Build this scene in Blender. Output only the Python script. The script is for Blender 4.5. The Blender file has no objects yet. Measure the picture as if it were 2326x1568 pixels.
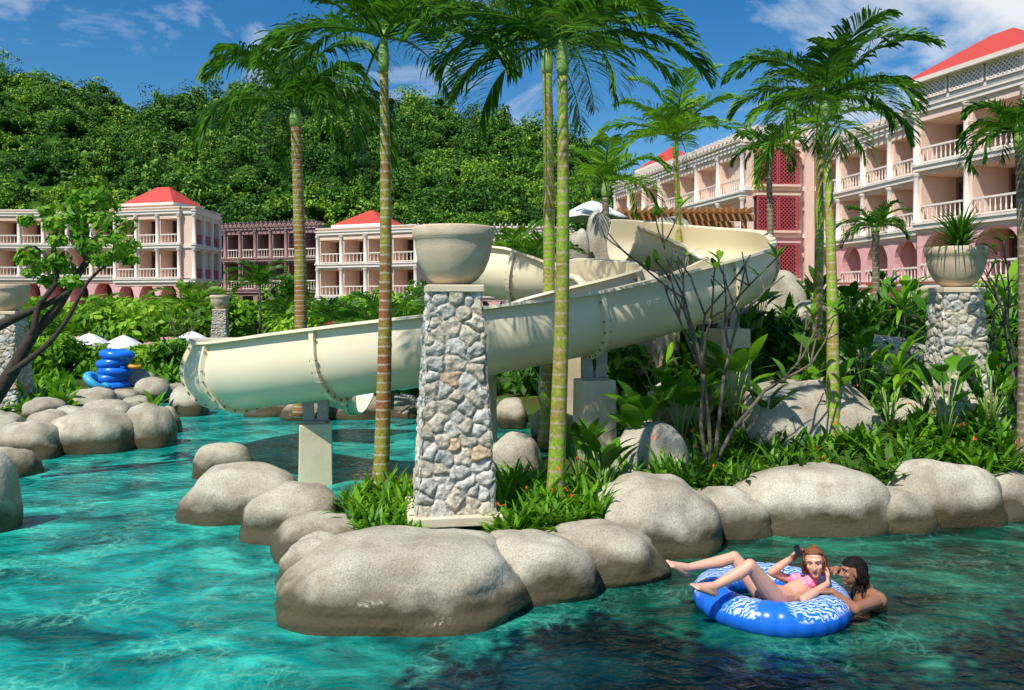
import bpy, bmesh, math, random
import numpy as np
from mathutils import Vector as V, Matrix, noise, kdtree
C = bpy.context.scene.collection
PI = math.pi; R = math.radians
F = 1810.; HX = 1163.; HY = 695.; CH = 2.6
def P(px, py, Y): return V(((px-HX)/F*Y, Y, CH-(py-HY)/F*Y))
def G(px, py, z=0.): return P(px, py, (CH-z)*F/(py-HY))
def PZ(px, Y, z): return V(((px-HX)/F*Y, Y, z))
# ------------------------------------------------------------------ materials
def nt(name):
    m = bpy.data.materials.new(name); m.use_nodes = True
    t = m.node_tree; b = t.nodes['Principled BSDF']
    return m, t, b, t.nodes, t.links
def ramp(N, stops):
    r = N.new('ShaderNodeValToRGB'); e = r.color_ramp.elements
    while len(e) < len(stops): e.new(.5)
    for i, (p, c) in enumerate(stops):
        e[i].position = p
        if not hasattr(c, '__len__'): c = (c, c, c)
        e[i].color = (*c[:3], 1)
    return r
def mixc(N, L, fac, a, b, mode='MIX'):
    m = N.new('ShaderNodeMix'); m.data_type = 'RGBA'; m.blend_type = mode
    for s, v in ((m.inputs[0], fac), (m.inputs[6], a), (m.inputs[7], b)):
        if isinstance(v, bpy.types.NodeSocket): L.new(v, s)
        elif isinstance(v, (int, float)): s.default_value = v
        else: s.default_value = (*v[:3], 1)
    return m.outputs[2]
def math_(N, L, op, a, b=None):
    m = N.new('ShaderNodeMath'); m.operation = op
    for i, v in enumerate((a, b)):
        if v is None: continue
        if isinstance(v, bpy.types.NodeSocket): L.new(v, m.inputs[i])
        else: m.inputs[i].default_value = v
    return m.outputs[0]
def tex(N, L, kind='Noise', scale=5, detail=4, vec=None, **k):
    t = N.new('ShaderNodeTex'+kind)
    t.inputs['Scale'].default_value = scale
    if kind == 'Noise': t.inputs['Detail'].default_value = detail
    for a, b in k.items(): setattr(t, a, b)
    if vec is not None: L.new(vec, t.inputs['Vector'])
    return t
def simple(name, c1, c2=None, scale=4, rough=.7, bump=.2, bscale=40, metal=0, spec=.5):
    m, t, b, N, L = nt(name)
    c2 = c2 or tuple(x*.75 for x in c1)
    co = N.new('ShaderNodeTexCoord').outputs['Object']
    n = tex(N, L, 'Noise', scale, 6, co)
    r = ramp(N, [(.3, c1), (.7, c2)]); L.new(n.outputs['Fac'], r.inputs[0]); L.new(r.outputs[0], b.inputs['Base Color'])
    b.inputs['Roughness'].default_value = rough; b.inputs['Metallic'].default_value = metal; b.inputs['Specular IOR Level'].default_value = spec
    if bump:
        n2 = tex(N, L, 'Noise', bscale, 5, co); bp = N.new('ShaderNodeBump'); bp.inputs['Strength'].default_value = bump; bp.inputs['Distance'].default_value = .02
        L.new(n2.outputs['Fac'], bp.inputs['Height']); L.new(bp.outputs[0], b.inputs['Normal'])
    return m
def leafm(name, dark, mid, light, trans=.3, rough=.45):
    m, t, b, N, L = nt(name)
    g = N.new('ShaderNodeNewGeometry'); a = N.new('ShaderNodeAttribute'); a.attribute_name = 'tint'
    f = math_(N, L, 'MULTIPLY', g.outputs['Random Per Island'], .5)
    f2 = math_(N, L, 'MULTIPLY', a.outputs['Fac'], .5); f = math_(N, L, 'ADD', f, f2)
    r = ramp(N, [(.08, dark), (.5, mid), (.95, light)]); L.new(f, r.inputs[0])
    L.new(r.outputs[0], b.inputs['Base Color']); b.inputs['Roughness'].default_value = rough
    b.inputs['Specular IOR Level'].default_value = .3
    tr = N.new('ShaderNodeBsdfTranslucent'); L.new(r.outputs[0], tr.inputs[0])
    ms = N.new('ShaderNodeMixShader'); ms.inputs[0].default_value = trans
    L.new(b.outputs[0], ms.inputs[1]); L.new(tr.outputs[0], ms.inputs[2])
    L.new(ms.outputs[0], N['Material Output'].inputs[0])
    return m
M = {}
M['palm'] = leafm('palm_leaf', (.03, .11, .008), (.12, .32, .012), (.28, .53, .03), .4)
M['palmlight'] = leafm('young_palm_leaf', (.09, .26, .01), (.26, .50, .025), (.46, .68, .05), .4)
M['forest'] = leafm('forest_leaf', (.008, .035, .004), (.06, .19, .008), (.36, .54, .03), .15, .6)
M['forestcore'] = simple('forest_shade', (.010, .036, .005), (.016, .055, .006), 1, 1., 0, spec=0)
M['garden'] = leafm('garden_leaf', (.025, .10, .006), (.11, .31, .012), (.32, .55, .03), .35)
M['bright'] = leafm('bright_leaf', (.08, .25, .01), (.24, .50, .02), (.48, .70, .05), .4)
M['bed'] = leafm('bedding_leaf', (.04, .14, .008), (.18, .42, .015), (.54, .64, .05), .35)
M['red'] = simple('red_flower', (.75, .06, .02), (.85, .2, .02), 9, .6, 0)
M['bark'] = simple('dark_bark', (.035, .023, .016), (.07, .05, .035), 12, .9, .6, 60)
M['greybark'] = simple('grey_bark', (.20, .155, .115), (.10, .078, .06), 12, .85, .5, 70)
M['cream'] = simple('cream_render', (.88, .63, .50), (.82, .57, .45), .6, .8, .1)
M['pink'] = simple('pink_render', (.86, .47, .46), (.78, .41, .41), .6, .8, .1)
M['white'] = simple('white_paint', (.88, .77, .68), (.82, .71, .62), 2, .6, .05)
M['shade'] = simple('recess_shade_tone', (.24, .13, .085), (.19, .105, .07), .8, .9, 0)  # balcony shade put into the colour of the recess back walls
M['glass'] = simple('window_glass', (.02, .022, .025), (.05, .05, .05), .7, .08, 0)
M['doorwood'] = simple('dark_door_wood', (.10, .04, .03), (.06, .025, .02), 3, .5, .1)
M['brown'] = simple('brown_timber', (.40, .25, .23), (.32, .19, .175), 3, .7, .1)
M['wood'] = simple('orange_timber', (.48, .22, .08), (.36, .15, .05), 6, .6, .2)
M['redwood'] = simple('red_timber', (.35, .08, .04), (.25, .05, .03), 6, .6, .2)
M['lattice'] = simple('red_lattice', (.55, .08, .10), (.42, .06, .07), 6, .6, 0)
M['slide'] = simple('slide_gelcoat', (.84, .735, .53), (.79, .68, .46), 1.3, .32, .04, 60, spec=.4)
M['bolt'] = simple('steel_bolt', (.35, .25, .15), (.2, .12, .07), 30, .5, 0, metal=.6)
M['steel'] = simple('galvanised_steel', (.35, .34, .32), None, 20, .45, .1, metal=.7)
M['pier'] = simple('pier_render', (.80, .67, .46), (.62, .50, .33), 2.5, .85, .3, 60)
M['bowl'] = simple('sandstone_bowl', (.76, .60, .43), (.62, .47, .32), 5, .85, .6, 120)
M['slab'] = simple('sandstone_slab', (.80, .68, .50), (.70, .58, .40), 4, .85, .4, 80)
M['canvas'] = simple('white_canvas', (.82, .82, .80), (.74, .74, .73), 2, .8, .05)
M['skin'] = simple('fair_skin', (.76, .42, .30), (.70, .36, .24), 6, .45, .05, 200)
M['tan'] = simple('tanned_skin', (.40, .18, .10), (.32, .14, .075), 6, .4, .05, 200)
M['blackhair'] = simple('black_hair', (.006, .005, .005), (.014, .010, .009), 40, .7, .3, 90, spec=.15)
M['brownhair'] = simple('auburn_hair', (.32, .12, .045), (.15, .05, .02), 40, .5, .5, 90, spec=.3)
M['bikini'] = simple('pink_bikini', (.90, .10, .28), (.85, .45, .55), 30, .6, 0)
M['dark'] = simple('dark_plastic', (.01, .01, .012), None, 5, .3, 0)
M['lip'] = simple('lip', (.48, .16, .13), None, 5, .4, 0)
M['eye'] = simple('eye_white', (.50, .45, .42), None, 5, .2, 0)
M['blue'] = simple('blue_vinyl', (.01, .15, .75), (.02, .21, .82), 2, .25, 0)
M['cyan'] = simple('light_blue_vinyl', (.03, .35, .65), (.1, .5, .75), 6, .3, 0)
M['orange'] = simple('orange_vinyl', (.85, .22, .02), (.8, .5, .03), 4, .35, 0)
M['fog'] = simple('far_green', (.02, .07, .01), (.05, .12, .02), .05, 1., 0, spec=0)
def mat_rock():
    m, t, b, N, L = nt('smooth_boulder')
    co = N.new('ShaderNodeTexCoord').outputs['Object']; oi = N.new('ShaderNodeObjectInfo')
    va = N.new('ShaderNodeVectorMath'); va.operation = 'ADD'; L.new(co, va.inputs[0]); L.new(oi.outputs['Location'], va.inputs[1]); co = va.outputs[0]
    n = tex(N, L, 'Noise', 1.7, 8, co); r = ramp(N, [(.3, (.31, .265, .195)), (.48, (.45, .40, .305)), (.7, (.61, .56, .445))]); L.new(n.outputs[0], r.inputs[0])
    sp = tex(N, L, 'Noise', 70, 4, co); rs = ramp(N, [(.36, .70), (.55, 1.05)]); L.new(sp.outputs[0], rs.inputs[0])
    c = mixc(N, L, 1., r.outputs[0], rs.outputs[0], 'MULTIPLY')
    mst = N.new('ShaderNodeMapping'); mst.inputs['Scale'].default_value = (1, 1, .35); L.new(co, mst.inputs[0])
    st = tex(N, L, 'Noise', 4.1, 6, mst.outputs[0]); rst = ramp(N, [(.53, 0.), (.75, .5)]); L.new(st.outputs[0], rst.inputs[0])
    c = mixc(N, L, rst.outputs[0], c, (.22, .155, .09))
    g = N.new('ShaderNodeNewGeometry'); s = N.new('ShaderNodeSeparateXYZ'); L.new(g.outputs['Position'], s.inputs[0])
    w = tex(N, L, 'Noise', 3.2, 5, co); z = math_(N, L, 'SUBTRACT', s.outputs[2], math_(N, L, 'MULTIPLY', w.outputs[0], .40))
    rz = ramp(N, [(.0, .97), (.18, .0)]); L.new(z, rz.inputs[0])
    c = mixc(N, L, rz.outputs[0], c, (.085, .066, .032)); L.new(c, b.inputs['Base Color'])
    rr = ramp(N, [(.0, .25), (.07, .9)]); L.new(z, rr.inputs[0]); L.new(rr.outputs[0], b.inputs['Roughness'])
    b.inputs['Specular IOR Level'].default_value = .3
    bp = N.new('ShaderNodeBump'); bp.inputs['Strength'].default_value = .55; bp.inputs['Distance'].default_value = .02
    n2 = tex(N, L, 'Noise', 20, 10, co); L.new(n2.outputs[0], bp.inputs['Height']); L.new(bp.outputs[0], b.inputs['Normal'])
    return m
M['rock'] = mat_rock()
def mat_stone():
    m, t, b, N, L = nt('rubble_masonry')
    a = N.new('ShaderNodeAttribute'); a.attribute_name = 'Col'
    co = N.new('ShaderNodeTexCoord').outputs['Object']
    n = tex(N, L, 'Noise', 26, 7, co); r = ramp(N, [(.32, .6), (.6, 1.15)]); L.new(n.outputs[0], r.inputs[0])
    L.new(mixc(N, L, 1., a.outputs['Color'], r.outputs[0], 'MULTIPLY'), b.inputs['Base Color']); b.inputs['Roughness'].default_value = .9
    bp = N.new('ShaderNodeBump'); bp.inputs['Strength'].default_value = .9; bp.inputs['Distance'].default_value = .02
    n2 = tex(N, L, 'Noise', 30, 9, co); L.new(n2.outputs[0], bp.inputs['Height']); L.new(bp.outputs[0], b.inputs['Normal'])
    return m
M['stone'] = mat_stone()
def mat_trunk(name, a_, b_, ringc, pitch):
    m, t, b, N, L = nt(name)
    co = N.new('ShaderNodeTexCoord').outputs['Object']; s = N.new('ShaderNodeSeparateXYZ'); L.new(co, s.inputs[0])
    w = tex(N, L, 'Noise', 3, 4, co); z = math_(N, L, 'ADD', s.outputs[2], math_(N, L, 'MULTIPLY', w.outputs[0], .03))
    f = math_(N, L, 'FRACT', math_(N, L, 'DIVIDE', z, pitch))
    r = ramp(N, [(.0, 1.), (.14, .9), (.22, .0), (.9, .0), (1., .5)]); L.new(f, r.inputs[0])
    n = tex(N, L, 'Noise', 2.2, 6, co); rn = ramp(N, [(.42, a_), (.6, b_)]); L.new(n.outputs[0], rn.inputs[0])
    n3 = tex(N, L, 'Noise', 30, 4, co); r3 = ramp(N, [(.3, .6), (.7, 1.2)]); L.new(n3.outputs[0], r3.inputs[0])
    c = mixc(N, L, r.outputs[0], rn.outputs[0], ringc); c = mixc(N, L, 1., c, r3.outputs[0], 'MULTIPLY')
    L.new(c, b.inputs['Base Color']); b.inputs['Roughness'].default_value = .6
    return m
M['trunk_green'] = mat_trunk('green_ringed_trunk', (.28, .42, .03), (.36, .27, .06), (.50, .38, .24), .135)
M['trunk_mix'] = mat_trunk('mottled_ringed_trunk', (.32, .30, .04), (.34, .11, .04), (.52, .45, .33), .11)
M['trunk_grey'] = mat_trunk('grey_ringed_trunk', (.26, .20, .11), (.20, .14, .08), (.42, .34, .24), .12)
M['shaft'] = simple('crownshaft_green', (.20, .36, .06), (.28, .40, .10), 3, .45, .1)
def mat_roof():
    m, t, b, N, L = nt('red_roof_tiles')
    co = N.new('ShaderNodeTexCoord').outputs['Object']
    w = tex(N, L, 'Wave', 3.2, vec=co); w.bands_direction = 'Z'; w.inputs['Distortion'].default_value = .3
    r = ramp(N, [(.2, (.50, .045, .03)), (.8, (.66, .085, .05))]); L.new(w.outputs[0], r.inputs[0]); L.new(r.outputs[0], b.inputs['Base Color'])
    b.inputs['Roughness'].default_value = .6
    bp = N.new('ShaderNodeBump'); bp.inputs['Strength'].default_value = .6; L.new(w.outputs[0], bp.inputs['Height']); L.new(bp.outputs[0], b.inputs['Normal'])
    return m
M['roof'] = mat_roof()
def mat_water():
    m, t, b, N, L = nt('pool_water')
    co = N.new('ShaderNodeTexCoord').outputs['Object']
    wn = tex(N, L, 'Noise', 1.8, 5, co); sc = N.new('ShaderNodeVectorMath'); sc.operation = 'SCALE'; sc.inputs['Scale'].default_value = 1.2; L.new(wn.outputs['Color'], sc.inputs[0])
    ad = N.new('ShaderNodeVectorMath'); ad.operation = 'ADD'; L.new(co, ad.inputs[0]); L.new(sc.outputs[0], ad.inputs[1])
    mp = N.new('ShaderNodeMapping'); mp.inputs['Scale'].default_value = (1, .62, 1); L.new(ad.outputs[0], mp.inputs[0])
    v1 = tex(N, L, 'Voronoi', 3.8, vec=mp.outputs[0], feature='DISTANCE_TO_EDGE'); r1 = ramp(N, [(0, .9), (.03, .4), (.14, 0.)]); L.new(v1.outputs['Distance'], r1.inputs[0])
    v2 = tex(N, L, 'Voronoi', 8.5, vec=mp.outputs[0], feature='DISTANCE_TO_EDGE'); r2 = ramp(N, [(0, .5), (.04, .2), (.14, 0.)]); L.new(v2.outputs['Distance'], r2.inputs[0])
    ca = math_(N, L, 'ADD', r1.outputs[0], r2.outputs[0])  # caustic light lines, painted into the water's base colour below
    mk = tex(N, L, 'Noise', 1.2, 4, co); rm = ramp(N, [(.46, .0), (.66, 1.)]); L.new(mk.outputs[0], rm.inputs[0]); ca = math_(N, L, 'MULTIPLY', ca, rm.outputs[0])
    mb_ = N.new('ShaderNodeMapping'); mb_.inputs['Scale'].default_value = (.8, 1.2, 1); L.new(co, mb_.inputs[0])
    big = tex(N, L, 'Noise', 1.2, 9, mb_.outputs[0]); big.inputs['Distortion'].default_value = 1.0; big.inputs['Roughness'].default_value = .6
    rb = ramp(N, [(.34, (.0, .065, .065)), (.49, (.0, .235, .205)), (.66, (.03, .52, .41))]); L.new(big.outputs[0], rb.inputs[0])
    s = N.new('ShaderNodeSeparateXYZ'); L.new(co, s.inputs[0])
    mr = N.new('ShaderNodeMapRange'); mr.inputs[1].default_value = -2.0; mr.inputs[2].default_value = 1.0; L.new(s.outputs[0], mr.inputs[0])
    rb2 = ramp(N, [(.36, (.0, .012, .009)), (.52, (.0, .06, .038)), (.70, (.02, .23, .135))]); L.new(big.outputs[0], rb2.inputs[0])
    c = mixc(N, L, mr.outputs[0], rb.outputs[0], rb2.outputs[0])  # darker to the right: depth tint plus tree shade painted into the colour
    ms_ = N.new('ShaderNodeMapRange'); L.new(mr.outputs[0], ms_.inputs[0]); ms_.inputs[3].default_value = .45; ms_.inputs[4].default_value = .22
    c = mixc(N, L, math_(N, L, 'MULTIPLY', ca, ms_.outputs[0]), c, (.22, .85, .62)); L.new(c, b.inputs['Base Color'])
    b.inputs['Roughness'].default_value = .02; b.inputs['IOR'].default_value = 1.33; b.inputs['Specular IOR Level'].default_value = .38
    mp2 = N.new('ShaderNodeMapping'); mp2.inputs['Scale'].default_value = (1, 1.5, 1); L.new(co, mp2.inputs[0])
    n = tex(N, L, 'Noise', 4.6, 6, mp2.outputs[0]); n.inputs['Distortion'].default_value = .8; n.inputs['Roughness'].default_value = .45
    bp = N.new('ShaderNodeBump'); bp.inputs['Strength'].default_value = .6; bp.inputs['Distance'].default_value = .06
    L.new(n.outputs[0], bp.inputs['Height']); L.new(bp.outputs[0], b.inputs['Normal'])
    return m
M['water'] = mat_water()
def mat_tube():
    m, t, b, N, L = nt('blue_ring_print')
    co = N.new('ShaderNodeTexCoord').outputs['Object']; s = N.new('ShaderNodeSeparateXYZ'); L.new(co, s.inputs[0])
    n = tex(N, L, 'Wave', 11, vec=co); n.inputs['Distortion'].default_value = 9; n.inputs['Detail'].default_value = 2; n.inputs['Detail Scale'].default_value = 1.6; n.bands_direction = 'Y'
    r = ramp(N, [(.5, 0.), (.58, 1.)]); L.new(n.outputs['Fac'], r.inputs[0])
    rz = ramp(N, [(.03, 0.), (.05, 1.)]); L.new(s.outputs[2], rz.inputs[0])
    big = tex(N, L, 'Noise', 1.9, 1, co); rb = ramp(N, [(.43, 0.), (.49, 1.)]); L.new(big.outputs[0], rb.inputs[0])
    f = math_(N, L, 'MULTIPLY', r.outputs[0], rz.outputs[0]); f = math_(N, L, 'MULTIPLY', f, rb.outputs[0])
    L.new(mixc(N, L, f, (.015, .16, .74), (.60, .74, .84)), b.inputs['Base Color']); b.inputs['Roughness'].default_value = .25
    return m
M['ring'] = mat_tube()
M['soil'] = simple('garden_soil', (.06, .05, .022), (.05, .12, .015), 1.5, .95, .6, 20, spec=.1)
# ------------------------------------------------------------------ mesh helpers
class MB:
    def __init__(s): s.v = []; s.f = []
    def add(s, vs, fs):
        o = len(s.v); s.v.extend([tuple(p) for p in vs]); s.f.extend([tuple(i+o for i in f) for f in fs])
    def box(s, x0, x1, y0, y1, z0, z1, mt=None):
        vs = [V((x, y, z)) for z in (z0, z1) for y in (y0, y1) for x in (x0, x1)]
        if mt: vs = [mt @ p for p in vs]
        s.add(vs, [(0, 2, 3, 1), (4, 5, 7, 6), (0, 1, 5, 4), (2, 6, 7, 3), (0, 4, 6, 2), (1, 3, 7, 5)])
    def bar(s, a, b, w, h=None):
        a = V(a); b = V(b); h = h or w; d = (b-a).normalized()
        x = d.cross(V((0, 0, 1))); x = V((1, 0, 0)) if x.length < .01 else x.normalized(); z = x.cross(d)
        vs = [p+x*i*w/2+z*j*h/2 for p in (a, b) for i, j in ((-1, -1), (1, -1), (1, 1), (-1, 1))]
        s.add(vs, [(0, 1, 2, 3), (7, 6, 5, 4), (0, 4, 5, 1), (1, 5, 6, 2), (2, 6, 7, 3), (3, 7, 4, 0)])
    def tube(s, pts, rs, n=8):
        pts = [V(p) for p in pts]; vs = []; k = len(pts)
        ref = None
        for i, p in enumerate(pts):
            d = (pts[min(i+1, k-1)]-pts[max(i-1, 0)]).normalized()
            if ref is None: ref = V((1, 0, 0)) if abs(d.x) < .8 else V((0, 1, 0))
            x = (ref-d*ref.dot(d)).normalized(); ref = x; y = d.cross(x)
            r = rs[i] if hasattr(rs, '__len__') else rs
            for j in range(n):
                a = 2*PI*j/n; vs.append(p+x*math.cos(a)*r+y*math.sin(a)*r)
        fs = [(i*n+j, i*n+(j+1) % n, (i+1)*n+(j+1) % n, (i+1)*n+j) for i in range(k-1) for j in range(n)]
        fs.append(tuple(range(n-1, -1, -1))); fs.append(tuple((k-1)*n+j for j in range(n)))
        s.add(vs, fs)
    def lathe(s, prof, n=24, c=(0, 0, 0)):
        vs = []; k = len(prof)
        for r, z in prof:
            for j in range(n): a = 2*PI*j/n; vs.append((c[0]+r*math.cos(a), c[1]+r*math.sin(a), c[2]+z))
        s.add(vs, [(i*n+j, i*n+(j+1) % n, (i+1)*n+(j+1) % n, (i+1)*n+j) for i in range(k-1) for j in range(n)])
    def ball(s, c, r, rot=None, n=12, m=8):
        if not hasattr(r, '__len__'): r = (r, r, r)
        c = V(c); vs = []; 
        for i in range(1, m):
            t = PI*i/m
            for j in range(n):
                a = 2*PI*j/n; q = V((r[0]*math.sin(t)*math.cos(a), r[1]*math.sin(t)*math.sin(a), r[2]*math.cos(t)))
                if rot: q = rot @ q
                vs.append(c+q)
        top = V((0, 0, r[2])); bot = V((0, 0, -r[2]))
        if rot: top = rot @ top; bot = rot @ bot
        vs += [c+top, c+bot]; T = len(vs)-2; B = T+1
        fs = [(i*n+j, (i+1)*n+j, (i+1)*n+(j+1) % n, i*n+(j+1) % n) for i in range(m-2) for j in range(n)]
        fs += [(T, j, (j+1) % n) for j in range(n)]+[(B, (m-2)*n+(j+1) % n, (m-2)*n+j) for j in range(n)]
        s.add(vs, fs)
    def cap(s, a, b, ra, rb=None):
        rb = rb or ra; a = V(a); b = V(b); s.ball(a, ra); s.ball(b, rb)
        k = max(2, int((b-a).length/.03)); s.tube([a.lerp(b, i/k) for i in range(k+1)], [ra+(rb-ra)*i/k for i in range(k+1)], 12)
    def build(s, name, mat, parent=None, smooth=False, w=False):
        me = bpy.data.meshes.new(name); vs = s.v
        if w and parent is not None:
            o = parent.location; vs = [(a-o.x, b-o.y, c-o.z) for a, b, c in vs]
        me.from_pydata(vs, [], s.f); me.update()
        if smooth: me.polygons.foreach_set('use_smooth', [True]*len(me.polygons))
        if mat: me.materials.append(mat if not isinstance(mat, str) else M[mat])
        o = bpy.data.objects.new(name, me); C.objects.link(o)
        if parent is not None: o.parent = parent
        return o
def tag(o, label=None, cat=None, group=None, kind=None):
    if label: o['label'] = label
    if cat: o['category'] = cat
    if group: o['group'] = group
    if kind: o['kind'] = kind
    return o
def thing(name, label, cat, loc=(0, 0, 0), rz=0, group=None):
    o = bpy.data.objects.new(name, None); C.objects.link(o); o.location = loc; o.rotation_euler = (0, 0, rz)
    return tag(o, label, cat, group)
def copy_tree(o, parent=None):
    c = o.copy(); C.objects.link(c)
    if parent is not None: c.parent = parent
    for ch in list(o.children): copy_tree(ch, c)
    return c
def quads_np(name, verts, mat, parent=None, tint=None):
    n = len(verts)//4; me = bpy.data.meshes.new(name)
    me.vertices.add(n*4); me.vertices.foreach_set('co', verts.astype(np.float32).ravel())
    me.loops.add(n*4); me.loops.foreach_set('vertex_index', np.arange(n*4, dtype=np.int32))
    me.polygons.add(n); me.polygons.foreach_set('loop_start', np.arange(0, n*4, 4, dtype=np.int32))
    a = me.attributes.new('tint', 'FLOAT', 'FACE')
    a.data.foreach_set('value', (np.full(n, .5) if tint is None else tint).astype(np.float32))
    me.update(calc_edges=True); me.materials.append(M[mat])
    o = bpy.data.objects.new(name, me); C.objects.link(o)
    if parent is not None: o.parent = parent
    return o
def cloud(cent, rad, per, size, rng, shell=.55, aspect=.55):
    cent = np.asarray(cent, float); rad = np.asarray(rad, float); n = len(cent)
    d = rng.normal(size=(n, per, 3)); d /= np.linalg.norm(d, axis=2, keepdims=True)
    rr = shell+(1-shell)*rng.random((n, per, 1))**.6
    p = cent[:, None]+d*rad[:, None]*rr
    nrm = d+rng.normal(size=d.shape)*.5; nrm[..., 2] += .35; nrm[..., 1] -= .15; nrm /= np.linalg.norm(nrm, axis=2, keepdims=True)
    t = rng.normal(size=d.shape); t -= nrm*(t*nrm).sum(2, keepdims=True); t /= np.linalg.norm(t, axis=2, keepdims=True)
    b = np.cross(nrm, t); sz = (np.asarray(size)*np.ones(n))[:, None, None]*(.6+.8*rng.random((n, per, 1)))
    q = np.stack([p-t*sz, p-b*sz*aspect, p+t*sz, p+b*sz*aspect], axis=2)
    return q.reshape(-1, 3)
# ------------------------------------------------------------------ camera, world, sun
cam = bpy.data.cameras.new('camera'); co = bpy.data.objects.new('camera', cam); C.objects.link(co)
co.location = (0, 0, CH); co.rotation_euler = (PI/2, 0, 0); cam.sensor_width = 36; cam.lens = F/2326*36
cam.shift_y = -(784-HY)/2326; cam.clip_end = 3000; bpy.context.scene.camera = co
sd = V((-.50, -.72, 1.22)).normalized()
sun = bpy.data.lights.new('sun', 'SUN'); sun.energy = 5.0; sun.angle = R(.5); sun.color = (1, .96, .87)
so = bpy.data.objects.new('sun', sun); C.objects.link(so); so.rotation_euler = sd.to_track_quat('Z', 'Y').to_euler()
W = bpy.data.worlds.new('World'); bpy.context.scene.world = W; W.use_nodes = True
N = W.node_tree.nodes; L = W.node_tree.links; bg = N['Background']
sk = N.new('ShaderNodeTexSky'); sk.sky_type = 'NISHITA'; sk.sun_disc = False; sk.sun_elevation = math.asin(sd.z); sk.sun_rotation = math.atan2(sd.x, sd.y)
sk.altitude = 100; sk.air_density = 1.; sk.dust_density = .4; sk.ozone_density = 2.5
hs = N.new('ShaderNodeHueSaturation'); hs.inputs['Saturation'].default_value = 1.42; hs.inputs['Value'].default_value = 1.15; L.new(sk.outputs[0], hs.inputs['Color'])
tc = N.new('ShaderNodeTexCoord'); mp = N.new('ShaderNodeMapping'); mp.inputs['Scale'].default_value = (1, 1, 2.4); mp.inputs['Location'].default_value = (.75, .3, .4); L.new(tc.outputs['Generated'], mp.inputs[0])
cn = tex(N, L, 'Noise', 4.2, 9, mp.outputs[0]); cn.inputs['Roughness'].default_value = .6; cn.inputs['Distortion'].default_value = .5
msk = None
for dx, dz, w_, amp in ((-.55, .44, .11, .16), (.62, .40, .30, .26), (-.08, .30, .13, .17), (.30, .17, .12, .14), (-1.6, .5, .5, .2), (1.9, .5, .5, .2)):
    dv = V((dx, 1, dz)).normalized(); vm = N.new('ShaderNodeVectorMath'); vm.operation = 'DISTANCE'; L.new(tc.outputs['Generated'], vm.inputs[0]); vm.inputs[1].default_value = dv
    r_ = N.new('ShaderNodeMapRange'); r_.inputs[1].default_value = w_*1.25; r_.inputs[2].default_value = 0; r_.inputs[3].default_value = 0; r_.inputs[4].default_value = amp; L.new(vm.outputs['Value'], r_.inputs[0])
    msk = r_.outputs[0] if msk is None else math_(N, L, 'ADD', msk, r_.outputs[0])
cf = math_(N, L, 'ADD', cn.outputs[0], msk)
cr = ramp(N, [(.58, 0.), (.70, .5), (.86, .95)]); L.new(cf, cr.inputs[0])
L.new(mixc(N, L, cr.outputs[0], hs.outputs[0], (8.2, 8.6, 9.)), bg.inputs[0]); bg.inputs[1].default_value = .105
bpy.context.scene.view_settings.view_transform = 'Standard'
# ------------------------------------------------------------------ ground, water
def gz(px, py): return tuple(G(px, py, .33)[:2])
def gw(px, py, dy): p = G(px, py, 0); Y = p.y+dy; return ((px-HX)/F*Y, Y)
pool = [(-14, -6), (16, -6), (16, 9.5)]+[gz(*q) for q in ((2500, 1085), (2240, 1110), (2000, 1120), (1700, 1130), (1480, 1125), (1370, 1180), (1120, 1235), (940, 1235), (800, 1205), (785, 1150), (870, 1085), (1120, 1050), (1250, 1040), (1330, 985), (1370, 930))]
pool += [(1.4, 19.), (-1.5, 20), (-5, 21.5), (-9, 24)]+[gw(*q) for q in ((335, 900, .3), (350, 960, .6), (330, 1000, .8), (260, 1020, .9), (120, 1035, .9), (20, 1075, .8), (-30, 1190, .8))]+[(-14, 8.5)]
def inpoly(x, y):
    c = False; n = len(pool); j = n-1
    for i in range(n):
        xi, yi = pool[i]; xj, yj = pool[j]
        if (yi > y) != (yj > y) and x < (xj-xi)*(y-yi)/(yj-yi)+xi: c = not c
        j = i
    return c
def sm(a, b, x): t = min(1, max(0, (x-a)/(b-a))); return t*t*(3-2*t)
def hland(x, y):
    m = 1.6*sm(12, 19, y)*sm(1.0, 4.5, x)*(1-sm(26, 34, y))
    m += .5*sm(9, 12, y)*sm(2.5, 6, x)*(1-sm(26, 34, y))
    return .33+m+.06*noise.noise(V((x*.6, y*.6, 0)))-(.12 if x < -4 and y < 22 else 0)
def hgt(x, y): return -1.1 if inpoly(x, y) else hland(x, y)
xs = list(np.concatenate([np.array([-900, -500, -300, -200, -120, -80, -50, -35, -25]), np.arange(-18, 18.01, .22), np.array([22, 28, 36, 50, 80, 120, 200, 300, 500, 900])]))
ys = list(np.concatenate([np.array([-300, -100, -40, -15]), np.arange(-7, 30.01, .22), np.array([33, 37, 42, 50, 60, 75, 100, 150, 250, 400, 700, 1400])]))
mb = MB(); nx = len(xs)
for y in ys:
    for x in xs: mb.v.append((x, y, hgt(x, y)))
for j in range(len(ys)-1):
    for i in range(nx-1): mb.f.append((j*nx+i, j*nx+i+1, (j+1)*nx+i+1, (j+1)*nx+i))
tag(mb.build('ground', 'soil', None, True), kind='structure')
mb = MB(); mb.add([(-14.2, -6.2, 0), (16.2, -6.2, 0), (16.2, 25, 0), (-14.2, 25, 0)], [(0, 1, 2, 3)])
tag(mb.build('water', 'water'), kind='structure')
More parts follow.
